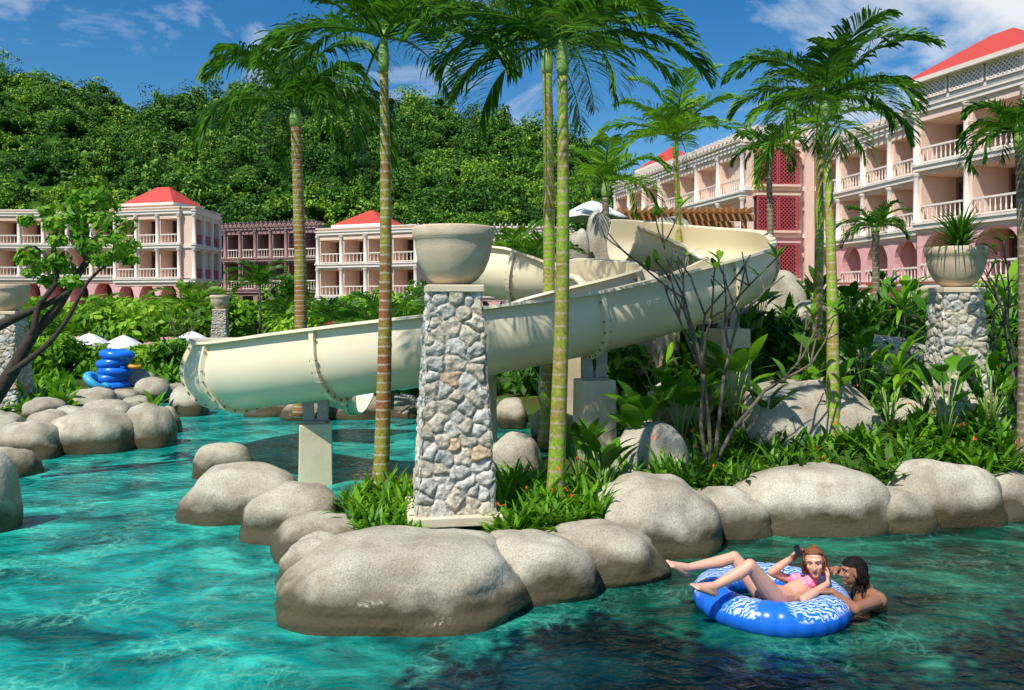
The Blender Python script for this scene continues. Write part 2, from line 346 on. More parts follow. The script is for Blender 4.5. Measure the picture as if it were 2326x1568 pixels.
# ------------------------------------------------------------------ boulders
def rock(x0, y0, x1, y1, Yc, label, seed, p=2.5, dep=1., sub=4, group=None, base=None, lean=0., na=.14):
    if Yc is None:
        Yf = CH*F/(y1-HY); Wm = (x1-x0)/F*Yf; D = min(Wm*.8, 1.5)*dep; Yc = Yf+D*.42
    Wm = (x1-x0)/F*Yc; D = min(max(Wm*.85, .3), 2.2)*dep
    zt = CH-(y0-HY)/F*Yc; zb = CH-(y1-HY)/F*(Yc-D*.42)
    if base is not None: zb = base
    hh = zt-zb; zc = zb+hh*.22; rz_ = (zt-zc)*1.0
    cx = ((x0+x1)/2-HX)/F*Yc
    bm = bmesh.new(); bmesh.ops.create_icosphere(bm, subdivisions=sub, radius=1)
    sv = V((seed*3.7, seed*1.3, seed*7.1)); hw = Wm/2*1.05
    for v in bm.verts:
        n = v.co.normalized(); r = (abs(n.x)**p+abs(n.y)**p+abs(n.z)**2.5)**(-1/p)
        r = min(r, 1.25)
        r *= 1+na*noise.noise(n*1.1+sv)+.09*noise.noise(n*2.2+sv)+.022*noise.noise(n*5.5+sv)+.006*noise.noise(n*13+sv)
        zz = n.z*r*rz_*(1 if n.z > 0 else 1.1)
        tp = 1-.10*max(0, n.z)+(.04 if n.z < -.1 else 0)
        v.co = V((n.x*r*hw*tp+lean*zz, n.y*r*D/2*tp, zz))
    me = bpy.data.meshes.new('boulder'); bm.to_mesh(me); bm.free(); me.polygons.foreach_set('use_smooth', [True]*len(me.polygons)); me.materials.append(M['rock'])
    o = bpy.data.objects.new('boulder', me); C.objects.link(o); o.location = (cx, Yc, zc)
    tag(o, label, 'boulder', group); return o
front = [
 (668, 1216, 1172, 1426, 'largest smooth grey boulder below the front stone pillar, at the water', 2.8, .85, .05),
 (1085, 1208, 1350, 1365, 'boulder touching the right end of the largest foreground boulder', 2.7, .9, -.1),
 (1220, 1188, 1500, 1325, 'low boulder sloping down to the water left of the tall egg-shaped one', 2.5, .9, -.15),
 (1345, 1082, 1625, 1262, 'tall egg-shaped pale boulder right of the green palm trunk', 2.5, 1., 0),
 (1550, 1112, 1735, 1220, 'small boulder wedged between the egg-shaped boulder and a wide one', 2.9, 1.05, 0),
 (1670, 1060, 2005, 1212, 'wide rounded boulder behind the reclining woman', 2.9, .8, 0),
 (1935, 1106, 2110, 1208, 'small low boulder right of the wide one behind the swimmers', 2.9, 1.05, 0),
 (1995, 1048, 2262, 1194, 'large flat-topped boulder near the right edge of the shore', 2.9, .8, 0),
 (2190, 1066, 2400, 1178, 'boulder cut by the right picture edge at the shore', 2.9, .85, 0),
 (640, 1218, 815, 1350, 'grey boulder tucked behind the left end of the largest one', 2.6, 1.1, 0),
 (630, 1166, 836, 1278, 'domed boulder left of the green plants under the front pillar', 2.7, 1.15, 0),
 (562, 1104, 776, 1232, 'rounded boulder in the middle of the curved left rim', 2.7, 1.1, 0),
 (434, 1056, 676, 1188, 'long low boulder at the left tip of the curved rim', 2.9, .9, 0),
 (442, 1006, 572, 1088, 'small domed boulder behind the long low rim boulder, under the slide', 2.4, .9, 0),
 (-70, 1030, 36, 1212, 'upright boulder cut by the left picture edge', 2.8, 1.1, 0),
 (-40, 1018, 80, 1085, 'shaded boulder beside the left picture edge at the waterline', 2.6, 1., 0),
 (-10, 958, 134, 1045, 'dark rounded boulder below the left stone pillar', 2.5, 1., 0),
 (112, 934, 298, 1030, 'broad flat sunlit boulder on the left bank', 3.2, .9, 0),
 (282, 918, 390, 1018, 'boulder at the right end of the left bank, jutting into the channel', 2.7, 1.1, 0),
 (345, 926, 408, 985, 'small boulder behind the end of the left bank', 2.5, 1.1, 0),
 (388, 876, 470, 946, 'boulder under the left bend of the slide across the channel', 2.5, 1.1, 0),
]
for i, (a, b, c, d, lab, p, dp, le) in enumerate(front):
    rock(a, b, c, d, None, lab, i+3, p, dp, 5 if i < 4 else 4, lean=le, na=.10 if i == 0 else .13)
back = [
 (68, 932, 150, 972, 15.0, 'flat pale stone behind the dark boulder on the left bank'),
 (185, 912, 300, 955, 16.6, 'reddish flat rock at the top of the left bank'),
 (158, 883, 268, 930, 19, 'smooth boulder in front of the shrub on the left bank'),
 (262, 836, 352, 892, 23, 'upper boulder beside the stack of blue rings'),
 (306, 860, 384, 902, 21.5, 'round grey boulder below the rings near the channel'),
 (370, 872, 430, 900, 23, 'low stone on the far side of the channel'),
 (60, 905, 140, 945, 17.5, 'low rounded stone next to the left pillar foot'),
 (120, 922, 200, 958, 17, 'low rock between the flat boulder and the left pillar'),
 (270, 900, 350, 940, 18.6, 'rounded rock at the back of the left bank by the channel'),
 (225, 885, 320, 915, 21, 'pale stone below the light blue ring'),
 (-30, 935, 50, 985, 14.6, 'shaded stone in front of the left pillar foot'),
 (1113, 988, 1226, 1092, 11.3, 'dark wet boulder right behind the front pillar'),
 (1208, 930, 1275, 985, 15, 'boulder seen just left of the green palm trunk, under the slide'),
 (1125, 908, 1195, 962, 17, 'boulder on the far shore below the slide between pillar and palm'),
 (1060, 900, 1135, 955, 18, 'stone at the back of the pool beneath the slide'),
 (560, 900, 660, 945, 19, 'boulder behind the slide bend on the back shore'),
 (650, 905, 760, 950, 18.5, 'boulder behind the first slide support'),
 (760, 895, 880, 950, 18.6, 'boulder on the back shore between support and first palm'),
 (880, 900, 960, 945, 18.7, 'stone at the back shore left of the front pillar'),
 (1398, 960, 1560, 1075, 10.9, 'pale angular rock among the broad-leaved plants'),
 (1470, 870, 1600, 950, 14, 'rock behind the broad-leaved plants below the slide'),
 (1700, 862, 1978, 1010, 12.4, 'big grey dome boulder behind the bare frangipani'),
 (1868, 765, 2125, 880, 15.5, 'wide brownish boulder on the slope left of the right pillar'),
 (1900, 728, 2000, 790, 18, 'small rock at the top of the slope left of the right pillar'),
 (1840, 655, 1990, 760, 20, 'rock outcrop at the foot of the dwarf palm'),
 (1990, 910, 2110, 1010, 12.6, 'shaded rock left of the right pillar foot'),
 (2225, 930, 2330, 1060, 11.8, 'shaded rock right of the right pillar foot'),
 (1285, 520, 1340, 610, 19, 'upright brown rock left of the top of the slide'),
 (1330, 480, 1400, 640, 19.6, 'tall grey rock column beside the white umbrella'),
 (1385, 560, 1470, 720, 19.2, 'rock face under the upper slide mouth'),
 (1140, 640, 1300, 740, 19.5, 'rock block seen through the inner slide loop'),
 (1420, 600, 1570, 760, 18.8, 'large brown rock under the upper slide run'),
 (1480, 490, 1570, 560, 20.6, 'rock cap above the upper slide run'),
 (1540, 640, 1700, 860, 18.6, 'broad rock mass behind the slide curve'),
 (1680, 620, 1830, 800, 18.4, 'rock mass right of the slide curve'),
 (1790, 690, 1900, 850, 17.2, 'lower rock mass beneath the outcrop on the slope'),
 (1390, 720, 1540, 880, 17.4, 'shadowed rock between the slide supports'),
 (1230, 740, 1400, 900, 18, 'dark cave-like rock below the slide, beside the second support'),
]
for i, (a, b, c, d, Y, lab) in enumerate(back): rock(a, b, c, d, Y, lab, i+40, 3.0, 1., 4, na=.2)
# ------------------------------------------------------------------ stone pillars with bowls
def make_pillar():
    root = thing('stone_pillar', 'x', 'pillar')
    z0, z1, a0, a1 = .1, 2.38, .41, .272
    rng = random.Random(4); kd_pts = []
    def fp(k, u, z, off=0):
        h = a0+(a1-a0)*(z-z0)/(z1-z0)
        x, y = u*h, -(h+off); c, s = [(1, 0), (0, 1), (-1, 0), (0, -1)][k]
        return V((x*c-y*s, x*s+y*c, z))
    for k in range(4):
        rows = 17
        for r_ in range(rows):
            z = z0+(r_+.5)/rows*(z1-z0); nn = 5 if r_ % 2 else 4
            if r_ > 10: nn = 4 if r_ % 2 else 3
            for q in range(nn):
                if rng.random() < .1: continue
                kd_pts.append(fp(k, -1+2*(q+.5+rng.uniform(-.36, .36))/nn, z+rng.uniform(-.055, .055)))
    kd = kdtree.KDTree(len(kd_pts)); [kd.insert(p, i) for i, p in enumerate(kd_pts)]; kd.balance()
    cols = []
    for i in range(len(kd_pts)):
        t = rng.random(); g = rng.uniform(.44, .66)
        cols.append((g, g*.95, g*.84) if t < .6 else ((g, g*.88, g*.68) if t < .88 else ((g*1.0, g*.74, g*.46) if t < .93 else (g*.66, g*.65, g*.62))))
    mb = MB(); col = []; nu, nz = 52, 170
    for k in range(4):
        o = len(mb.v)
        for j in range(nz+1):
            z = z0+(z1-z0)*j/nz
            for i in range(nu+1):
                u = -1+2*i/nu; p = fp(k, u, z); wv = noise.noise_vector(p*11)*.034
                r = kd.find_n(p+wv, 2); e = r[1][2]-r[0][2]; t = sm(.0, .045, e)
                off = .046*t*(.7+.3*math.sin(r[0][1]*2.3))+.022*noise.noise(p*13+V((r[0][1], 0, 0)))*t
                if abs(u) > .93: off *= .55
                q = fp(k, u*(1+off*1.2), z, off-.02); mb.v.append(tuple(q))
                c = cols[r[0][1]]; m_ = (.42, .37, .30); tt = sm(.002, .014, e)
                col.append(tuple(m_[a]*(1-tt)*.8+c[a]*tt for a in range(3))+(1,))
        for j in range(nz):
            for i in range(nu): a = o+j*(nu+1)+i; mb.f.append((a, a+1, a+nu+2, a+nu+1))
    sh = mb.build('stone_shaft', 'stone', root, True)
    ca = sh.data.color_attributes.new('Col', 'FLOAT_COLOR', 'POINT'); ca.data.foreach_set('color', [x for c in col for x in c])
    def rslab(name, h, za, zb):
        m = MB(); m.box(-h, h, -h, h, za, zb); o = m.build(name, 'slab', root); bv = o.modifiers.new('b', 'BEVEL'); bv.width = .012; bv.segments = 2
    rslab('base_slab', .50, .0, .098); rslab('cap_slab', .30, 2.382, 2.46)
    m = MB(); m.lathe([(0, .0), (.17, .0), (.19, .012), (.26, .06), (.33, .15), (.385, .28), (.41, .40), (.415, .48), (.435, .5), (.44, .53), (.44, .60), (.43, .62), (.39, .622), (.38, .60), (.35, .5), (0, .48)], 48)
    o = m.build('planter_bowl', 'bowl', root, True); o.location.z = 2.461
    m = MB(); m.lathe([(0, .5), (.345, .505), (.36, .49)], 24); m.build('soil_fill', 'soil', o)
    return root
pil = make_pillar()
pillars = [(PZ(1030, 8.55, .36), R(9), 'stone pillar with a big sandstone bowl standing in front of the slide'),
 (PZ(2172, 12.3, .42), R(-6), 'stone pillar with a bowl holding a spiky plant, near the right edge'),
 (PZ(20, 18.6, .02), R(4), 'shaded stone pillar with a bowl at the left edge behind the leaning tree'),
 (PZ(500, 36, .0), R(10), 'distant stone pillar with a bowl between the umbrellas and the slide'),
 (PZ(2085, 24.5, 0.1), R(10), 'small far pillar with a bowl just left of the right pillar'),
 (PZ(1743, 19.4, .35), R(0), 'far pillar with a bowl half hidden behind the slide curve')]
for i, (p, rz, lab) in enumerate(pillars):
    o = pil if i == 0 else copy_tree(pil); o.location = p; o.rotation_euler.z = rz; tag(o, lab, 'pillar', 'stone pillars with planter bowls')
# ------------------------------------------------------------------ water slides
def catmull(pts, step=.12):
    out = []
    for i in range(len(pts)-1):
        p0 = pts[max(i-1, 0)]; p1 = pts[i]; p2 = pts[i+1]; p3 = pts[min(i+2, len(pts)-1)]
        n = max(2, int((p2-p1).length/step))
        for k in range(n):
            t = k/n; out.append(.5*((2*p1)+(p2-p0)*t+(2*p0-5*p1+4*p2-p3)*t*t+(3*p1-p0-3*p2+p3)*t**3))
    out.append(pts[-1]); return out
def slide(name, label, ctr, piers, joints, bankk=1., bmax=.42, r=.58):
    path = catmull([PZ(*c) for c in ctr]); n = len(path); root = thing(name, label, 'water slide', path[0].copy())
    up = .30
    sec = [(-r-.1, -.03), (-r-.1, 0), (-r, 0), (-r, -up*.5)]+[(-r*math.cos(a), -up-r*math.sin(a)*.98) for a in [PI*i/22 for i in range(23)]]+[(r, -up*.5), (r, 0), (r+.1, 0), (r+.1, -.03)]
    T = [(path[min(i+2, n-1)]-path[max(i-2, 0)]).normalized() for i in range(n)]
    curv = []
    for i in range(n):
        a = T[max(i-4, 0)]; b = T[min(i+4, n-1)]; curv.append((a.x*b.y-a.y*b.x)/(.12*8))
    cs = [sum(curv[max(0, i-8):i+9])/len(curv[max(0, i-8):i+9]) for i in range(n)]
    frames = []
    for i in range(n):
        S = T[i].cross(V((0, 0, 1))).normalized(); U = S.cross(T[i])
        b = max(-bmax, min(bmax, cs[i]*.75*bankk))
        frames.append((path[i], S*math.cos(b)+U*math.sin(b), U*math.cos(b)-S*math.sin(b)))
    mb = MB(); m = len(sec)
    for (p, S, U) in frames:
        for (a, z) in sec: mb.v.append(tuple(p+S*a+U*z))
    for i in range(n-1):
        for j in range(m-1): mb.f.append((i*m+j, (i+1)*m+j, (i+1)*m+j+1, i*m+j+1))
    o = mb.build('flume', 'slide', root, True, w=True); sm_ = o.modifiers.new('s', 'SOLIDIFY'); sm_.thickness = .035; sm_.offset = 0
    ed = o.modifiers.new('e', 'EDGE_SPLIT'); ed.split_angle = R(50)
    for jf in joints:
        i = min(n-2, int(jf*n)); p, S, U = frames[i]; t = T[i]; fb = MB()
        inn = sec[2:-2]
        for dt in (-.035, .035):
            for (a, z) in inn:
                l = math.hypot(a, z+up) or 1
                fb.v.append(tuple(p+S*a*1.02+U*(z*1.02-.0)+t*dt))
                k = .085; zz = z if z > -up else z-k*abs(z+up)/l
                fb.v.append(tuple(p+S*(a+k*(a/ r))+U*zz+t*dt))
        q = len(inn)
        for j in range(q-1):
            a = 2*j; b = 2*q+2*j
            fb.f += [(a, a+1, a+3, a+2), (b, b+2, b+3, b+1), (a+1, b+1, b+3, a+3)]
        nf0 = len(fb.f)
        for j in range(1, q-1, 2):
            a, z = inn[j]
            for sg in (1, -1): fb.ball(p+S*(a*1.09)+U*(z-.05*(1 if z < -up else 0))+t*.045*sg, .018, n=6, m=4)
        fo = fb.build('joint_flange', 'slide', root, False, w=True); fo.data.materials.append(M['bolt'])
        for pl in fo.data.polygons[nf0:]: pl.material_index = 1
    for (px, Y, wd, zt, zbt) in piers:
        c = PZ(px, Y, 0); mb = MB(); h = wd/2; mt = Matrix.Translation(c) @ Matrix.Rotation(R(14), 4, 'Z')
        k = 1.12
        vs = [mt @ V((sx*h*(k if z < 0 else 1), sy*h*(k if z < 0 else 1), z)) for z in (-.9, zt) for sx, sy in ((-1, -1), (1, -1), (1, 1), (-1, 1))]
        mb.add(vs, [(3, 2, 1, 0), (4, 5, 6, 7), (0, 1, 5, 4), (1, 2, 6, 5), (2, 3, 7, 6), (3, 0, 4, 7)])
        po = mb.build('support_pier', 'pier', root, w=True); bv = po.modifiers.new('b', 'BEVEL'); bv.width = .015
        if zbt > zt:
            mb = MB(); 
            for s in (-1, 1): mb.bar(c+V((s*.1, 0, zt)), c+V((s*.12, 0, zbt+.1)), .05, .16)
            mb.bar(c+V((-.17, 0, zt+.02)), c+V((.17, 0, zt+.02)), .3, .03)
            mb.build('saddle_bracket', 'steel', po).location = tuple(-root.location)
    return root
main = [(1418, 16.6, 4.32), (1510, 16.9, 4.18), (1590, 16.8, 4.03), (1650, 16.2, 3.87), (1678, 15.2, 3.68), (1660, 14.1, 3.47), (1600, 13.2, 3.26), (1500, 12.5, 3.04), (1370, 12.0, 2.82), (1230, 11.6, 2.64), (1100, 11.4, 2.50), (950, 11.3, 2.35), (800, 11.4, 2.2), (680, 11.7, 2.06), (585, 12.2, 1.92), (528, 13.0, 1.80), (530, 14.0, 1.74), (610, 14.8, 1.70), (720, 15.1, 1.62), (840, 15.0, 1.42)]
slide('water_slide', 'long cream open water slide sweeping down from the rocks to a bend at the left', main,
      [(717, 11.75, .46, .88, 1.20), (1350, 11.95, .50, 1.5, 1.94), (1655, 14.1, .55, 2.2, 2.75), (1515, 16.8, .4, 3.0, 3.35)], [.1, .2, .33, .46, .57, .66, .76, .83, .985])
second = [(1085, 16.9, 3.80), (1120, 16.0, 3.62), (1200, 15.6, 3.48), (1290, 15.5, 3.38), (1365, 15.1, 3.28), (1392, 14.4, 3.13), (1350, 13.8, 2.93), (1260, 13.5, 2.68), (1130, 13.6, 2.36), (1000, 13.9, 2.1), (900, 14.3, 1.9)]
slide('water_slide', 'shorter cream slide loop curling behind the front pillar and the long slide', second,
      [(1095, 14.3, .42, 2.3, 2.5), (1290, 15.4, .4, 2.1, 2.6)], [.2, .4, .52, .65, .8], 1.1, .30, .52)
# ------------------------------------------------------------------ palms
def add_frond(mb, o, az, e0, L_, leafL, droop, npair, rng, wd=.03, hang=.45):
    pos = V(o); e = e0; st = L_/14; pts = []; ds = []
    ca, sa = math.cos(az), math.sin(az); S = V((-sa, ca, 0))
    tw = rng.uniform(-.35, .35)
    for i in range(15):
        d = V((ca*math.cos(e), sa*math.cos(e), math.sin(e))); pts.append(pos.copy()); ds.append(d); pos = pos+d*st; e -= droop/14*(.45+1.1*i/14)
    mb.tube(pts, [.022*(1-.85*i/14)*(L_/2) for i in range(15)], 4)
    for j in range(npair):
        t = .13+.87*j/(npair-1); x = t*14; i = min(13, int(x)); p = pts[i].lerp(pts[i+1], x-i); d = ds[i]
        l = leafL*(math.sin(PI*min(1, t*.80+.17))**.55)*rng.uniform(.82, 1.1)
        if t > .95: l *= .8
        U = d.cross(S)
        if U.z < 0: U = -U
        for sg in (-1, 1):
            if rng.random() < .04: continue
            q = (S*sg*(1-.45*t)+d*(.4+.7*t)+U*(.35*math.cos(tw+sg*.3))+V([rng.gauss(0, .10) for _ in range(3)])).normalized()
            dn = V((0, 0, -1)); hg = hang*rng.uniform(.6, 1.4)
            w = (d*.8+U*.6)*wd*rng.uniform(.8, 1.2)
            p1 = p+q*l*.38; p2 = p+q*l*.72+dn*l*.22*hg; p3 = p+q*l*.92+dn*l*.60*hg
            mb.add([p-w*.4, p+w*.4, p1-w, p1+w, p2-w*.8, p2+w*.8, p3], [(0, 1, 3, 2), (2, 3, 5, 4), (4, 5, 6)])
def palm(label, base, top, r0, r1, nf, L_, leafL, seed, tm='trunk_green', lm='palm', droop=1.9, emin=-.1, emax=1.35, npair=34, shaft=.5, group='palm trees in the garden', wd=.03, azs=None, hang=.45, bend=.04):
    rng = random.Random(seed); root = thing('palm_tree', label, 'palm tree', base, 0, group)
    t = V(top)-V(base); H = t.length; n = max(12, int(H/.045)); pts = []; rs = []
    for i in range(n+1):
        f = i/n; b = math.sin(PI*f)*bend; z = t.z*f
        pts.append(V((t.x*f+b, t.y*f, z-.15 if i == 0 else z)))
        ph = (z/.135) % 1 if tm == 'trunk_green' else (z/.11) % 1
        rs.append((r0+(r1-r0)*f)*(1+.09*math.exp(-ph*5))+(r0*.35*math.exp(-z/.12)))
    mb = MB(); mb.tube(pts, rs, 14); mb.build('trunk', tm, root, True)
    mb = MB(); mb.tube([t+V((0, 0, shaft*k/6)) for k in range(7)], [r1*v for v in (1.0, 1.25, 1.3, 1.2, 1.0, .8, .5)], 12); mb.build('crownshaft', 'shaft', root, True)
    o = t+V((0, 0, shaft*.85))
    for k in range(nf):
        az = k*2.39996+rng.uniform(-.2, .2)
        f = (k+.5)/nf; e0 = emax-(emax-emin)*f+rng.uniform(-.12, .12); LL = L_
        if azs is not None and k < len(azs): az, e0, LL = azs[k]
        mb = MB(); add_frond(mb, o+V((math.cos(az), math.sin(az), 0))*r1*.5, az, e0, LL*rng.uniform(.85, 1.1), leafL, droop*rng.uniform(.8, 1.15), npair, rng, wd, hang)
        mb.build('frond', lm, root)
    return root
palm('tall palm with a brown and green ringed trunk left of the front pillar', G(865, 1112, .36), P(872, 165, 9.5), .10, .05, 15, 1.75, .55, 11, 'trunk_mix', droop=1.5, emin=-.1, npair=56, wd=.022, azs=[(3.0, .95, 2.5), (3.5, .6, 2.0), (.2, .8, 1.9)])
palm('tall palm with a bright green ringed trunk right of the front pillar', G(1260, 1150, .36), P(1278, 175, 8.8), .10, .055, 16, 1.75, .55, 12, 'trunk_green', droop=1.5, emin=-.1, npair=56, wd=.022, azs=[(.1, .9, 2.3), (3.0, .8, 2.0), (2.5, .3, 1.6)])
palm('palm rising behind the slide at the left with long ragged hanging fronds', PZ(684, 17.5, .3), P(672, 290, 17.5), .15, .11, 15, 2.5, .85, 13, 'trunk_mix', droop=2.3, emin=.0, emax=1.5, npair=46, wd=.034, hang=.9)
palm('slim palm whose trunk shows just behind the bright green trunk', PZ(1240, 13.2, .4), P(1243, 170, 13.2), .11, .08, 12, 2.2, .65, 14, 'trunk_green', droop=1.7, npair=46, wd=.026)
palm('tall palm with a full crown left of the right hotel tower', PZ(1892, 11.6, .55), P(1875, 280, 12.3), .10, .05, 16, 1.7, .55, 15, 'trunk_green', droop=1.8, emin=-.2, npair=52, wd=.022)
palm('green palm leaning beside the palm with the full crown', PZ(1848, 14.6, .9), P(1862, 340, 14.6), .10, .06, 10, 1.5, .5, 16, 'trunk_green', 'palmlight', droop=2.2, npair=40, wd=.024)
palm('young upright pale palm above the slide mouth', PZ(1541, 17.5, 2.), P(1535, 360, 17.5), .085, .055, 13, 1.8, .55, 17, 'trunk_green', 'palmlight', droop=1.5, emin=.1, emax=1.5, npair=42, wd=.024)
palm('short yellowish palm behind the rocks beside the white umbrella', PZ(1375, 20.5, 2.), P(1375, 450, 20.5), .10, .08, 12, 1.9, .6, 18, 'trunk_grey', 'palmlight', droop=1.8)
palm('thin grey palm in front of the lattice bays', PZ(1748, 21, 1.9), P(1746, 375, 21), .10, .07, 12, 1.1, .4, 19, 'trunk_grey', droop=2.3, wd=.025)
palm('dwarf palm on the rocky slope before the arcade', PZ(1984, 19.5, 2.1), P(1988, 530, 19.5), .09, .08, 16, .9, .34, 20, 'trunk_grey', droop=1.5, wd=.018, shaft=.2, npair=28)
palm('palm cut by the right picture edge', PZ(2322, 10.4, .5), P(2316, 340, 10.4), .075, .055, 16, .85, .34, 21, 'trunk_grey', droop=2.3, wd=.016, shaft=.3)
def strap(mb, o, az, e, l, w, droop, rng, nseg=5):
    pos = V(o); ca, sa = math.cos(az), math.sin(az); S = V((-sa, ca, 0)); vs = []
    for i in range(nseg+1):
        f = i/nseg; ww = w*math.sin(PI*min(.97, f*.85+.12))*.5 if i < nseg else .001
        vs += [pos-S*ww, pos+S*ww]; pos = pos+V((ca*math.cos(e), sa*math.cos(e), math.sin(e)))*l/nseg; e -= droop/nseg
    mb.add(vs, [(2*i, 2*i+1, 2*i+3, 2*i+2) for i in range(nseg)])
def rosette(name, label, cat, loc, n, l, w, droop, seed, mat, stem=0, group=None, emin=-.1, emax=1.45, srad=.03):
    rng = random.Random(seed); root = thing(name, label, cat, loc, 0, group)
    if stem:
        mb = MB(); mb.tube([(0, 0, -.15), (.03, 0, stem*.5), (0, 0, stem)], [srad*1.2, srad, srad], 8); mb.build('stem', 'greybark', root, True)
    mb = MB()
    for k in range(n):
        e = emax-(emax-emin)*k/n; strap(mb, (0, 0, stem), k*2.4+rng.uniform(-.3, .3), e+rng.uniform(-.1, .1), l*rng.uniform(.75, 1.1), w, droop*rng.uniform(.6, 1.3), rng)
    mb.build('leaves', mat, root); return root
def small_palm(label, loc, H, L_, leafL, seed, lm='palm', group=None, nf=12, droop=1.5, cat='palm tree'):
    rng = random.Random(seed); root = thing('small_palm', label, cat, loc, 0, group)
    mb = MB(); mb.tube([(0, 0, -.2), (.04, 0, H*.5), (0, 0, H)], [.09, .08, .07] if H > .5 else [.03]*3, 8); mb.build('trunk', 'greybark', root, True)
    for k in range(nf):
        mb = MB(); add_frond(mb, (0, 0, H), k*2.4+rng.uniform(-.3, .3), 1.35-1.3*k/nf, L_*rng.uniform(.8, 1.1), leafL, droop, 20, rng, .035*L_/1.5, .3); mb.build('frond', lm, root)
    return root
rosette('potted_plant', 'upright spiky plant growing in the bowl of the right pillar', 'potted plant', PZ(2180, 12.3, 3.36), 190, .74, .034, .9, 3, 'palm', .12, None, .0, 1.5)
small_palm('dark spiky palm behind the slide left of the front pillar', PZ(885, 17, .6), 1.3, 1.5, .5, 5, nf=16)
small_palm('dark green palm behind the slide next to the first trunk', PZ(800, 20, .6), 1.2, 1.3, .5, 6, nf=12)
small_palm('palm sprouting behind the front pillar bowl', PZ(1160, 19, 2.), 1.6, 1.6, .6, 7, 'palmlight', nf=12)
small_palm('palm fronds to the right of the front pillar bowl', PZ(1210, 18, 1.6), 1.8, 1.3, .5, 8, nf=12)
for i, (px, Y, H, l) in enumerate([(290, 40, 1.6, 2.2), (345, 44, 1.4, 2.0), (435, 42, 2.3, 2.3), (590, 46, 3.6, 2.2), (150, 36, 1., 2.0), (760, 34, 1.6, 1.8), (220, 50, 1.6, 2.2), (660, 40, 1.8, 1.7), (40, 34, 1.6, 1.6)]):
    small_palm('garden palm among the shrubs before the left hotel wing', PZ(px, Y, .2), H, l, .8, 30+i, 'palmlight' if i % 2 == 0 else 'palm', 'garden palms before the left hotel wing', nf=13, droop=1.7)
# ------------------------------------------------------------------ bed planting
def bedding(name, n, area, l, w, mat, flowers=0, seed=1, dens=7, label=None, ymax=22, hole=None):
    r = random.Random(seed); mb = MB(); fl = MB(); cnt = 0
    while cnt < n:
        px, py = r.uniform(area[0], area[2]), r.uniform(area[1], area[3]); p = G(px, py, .4)
        if p.y > ymax or inpoly(p.x, p.y) or (hole and hole[0] < px < hole[1] and p.y < hole[2]): n -= 1; continue
        p.z = hland(p.x, p.y)-.02; cnt += 1; s = r.uniform(.5, 1.45)
        for k in range(dens): strap(mb, p+V((r.uniform(-.06, .06), r.uniform(-.06, .06), 0)), r.uniform(0, 6.3), r.uniform(.5, 1.5), l*s*r.uniform(.6, 1.1), w*r.uniform(.7, 1.5), r.uniform(.3, 1.5), r, 4)
        if r.random() < flowers:
            q = p+V((r.uniform(-.1, .1), r.uniform(-.1, .1), l*s*1.0))
            for k in range(4): strap(fl, q, r.uniform(0, 6.3), r.uniform(.3, 1.3), .06, .018, .3, r, 3)
    tag(mb.build(name, mat), label, 'plants', kind='stuff')
    if fl.v: tag(fl.build('red_blossoms', 'red'), 'small red blossoms scattered over the low plants', 'flowers', kind='stuff')
bedding('bedding_plants', 640, (1420, 960, 2420, 1110), .42, .06, 'bed', .08, 1, label='yellow-green strap-leaved plants covering the bed behind the right boulders')
bedding('ground_cover', 150, (775, 1100, 940, 1205), .34, .04, 'bright', 0, 2, label='bright green grassy plants left of the front pillar foot')
bedding('ground_cover', 260, (1130, 1080, 1385, 1212), .36, .045, 'bright', .09, 3, label='bright green grassy plants between pillar foot and egg-shaped boulder')
bedding('ground_cover', 560, (1420, 850, 2420, 970), .6, .12, 'garden', 0, 4, 6, label='leafy undergrowth on the slope under the slide and palms')
bedding('ground_cover', 1500, (-60, 770, 760, 915), .55, .12, 'bright', 0, 14, 6, label='bright low planting covering the left bank and lawn behind the boulders', ymax=50, hole=(170, 345, 24.5))
bedding('ground_cover', 420, (420, 830, 1400, 910), .6, .12, 'garden', 0, 15, 6, label='green planting along the far shore behind the slide', ymax=28)
def broad(label, loc, n, h, l, w, seed, mat='bright', group=None):
    r = random.Random(seed); root = thing('broadleaf_plant', label, 'plant', loc, 0, group); st = MB(); lf = MB()
    for k in range(n):
        az = k*2.4+r.uniform(-.3, .3); hh = h*r.uniform(.5, 1.); sp = r.uniform(.08, .3)*h; q = V((math.cos(az)*sp, math.sin(az)*sp, hh))
        st.tube([(0, 0, -.1), q*.5+V((0, 0, hh*.1)), q], [.012, .01, .008], 5)
        strap(lf, q, az, r.uniform(.7, 1.4), l*r.uniform(.7, 1.1), w*r.uniform(.8, 1.2), r.uniform(.5, 1.3), r, 7)
    st.build('stalks', 'shaft', root, True); lf.build('leaves', mat, root)
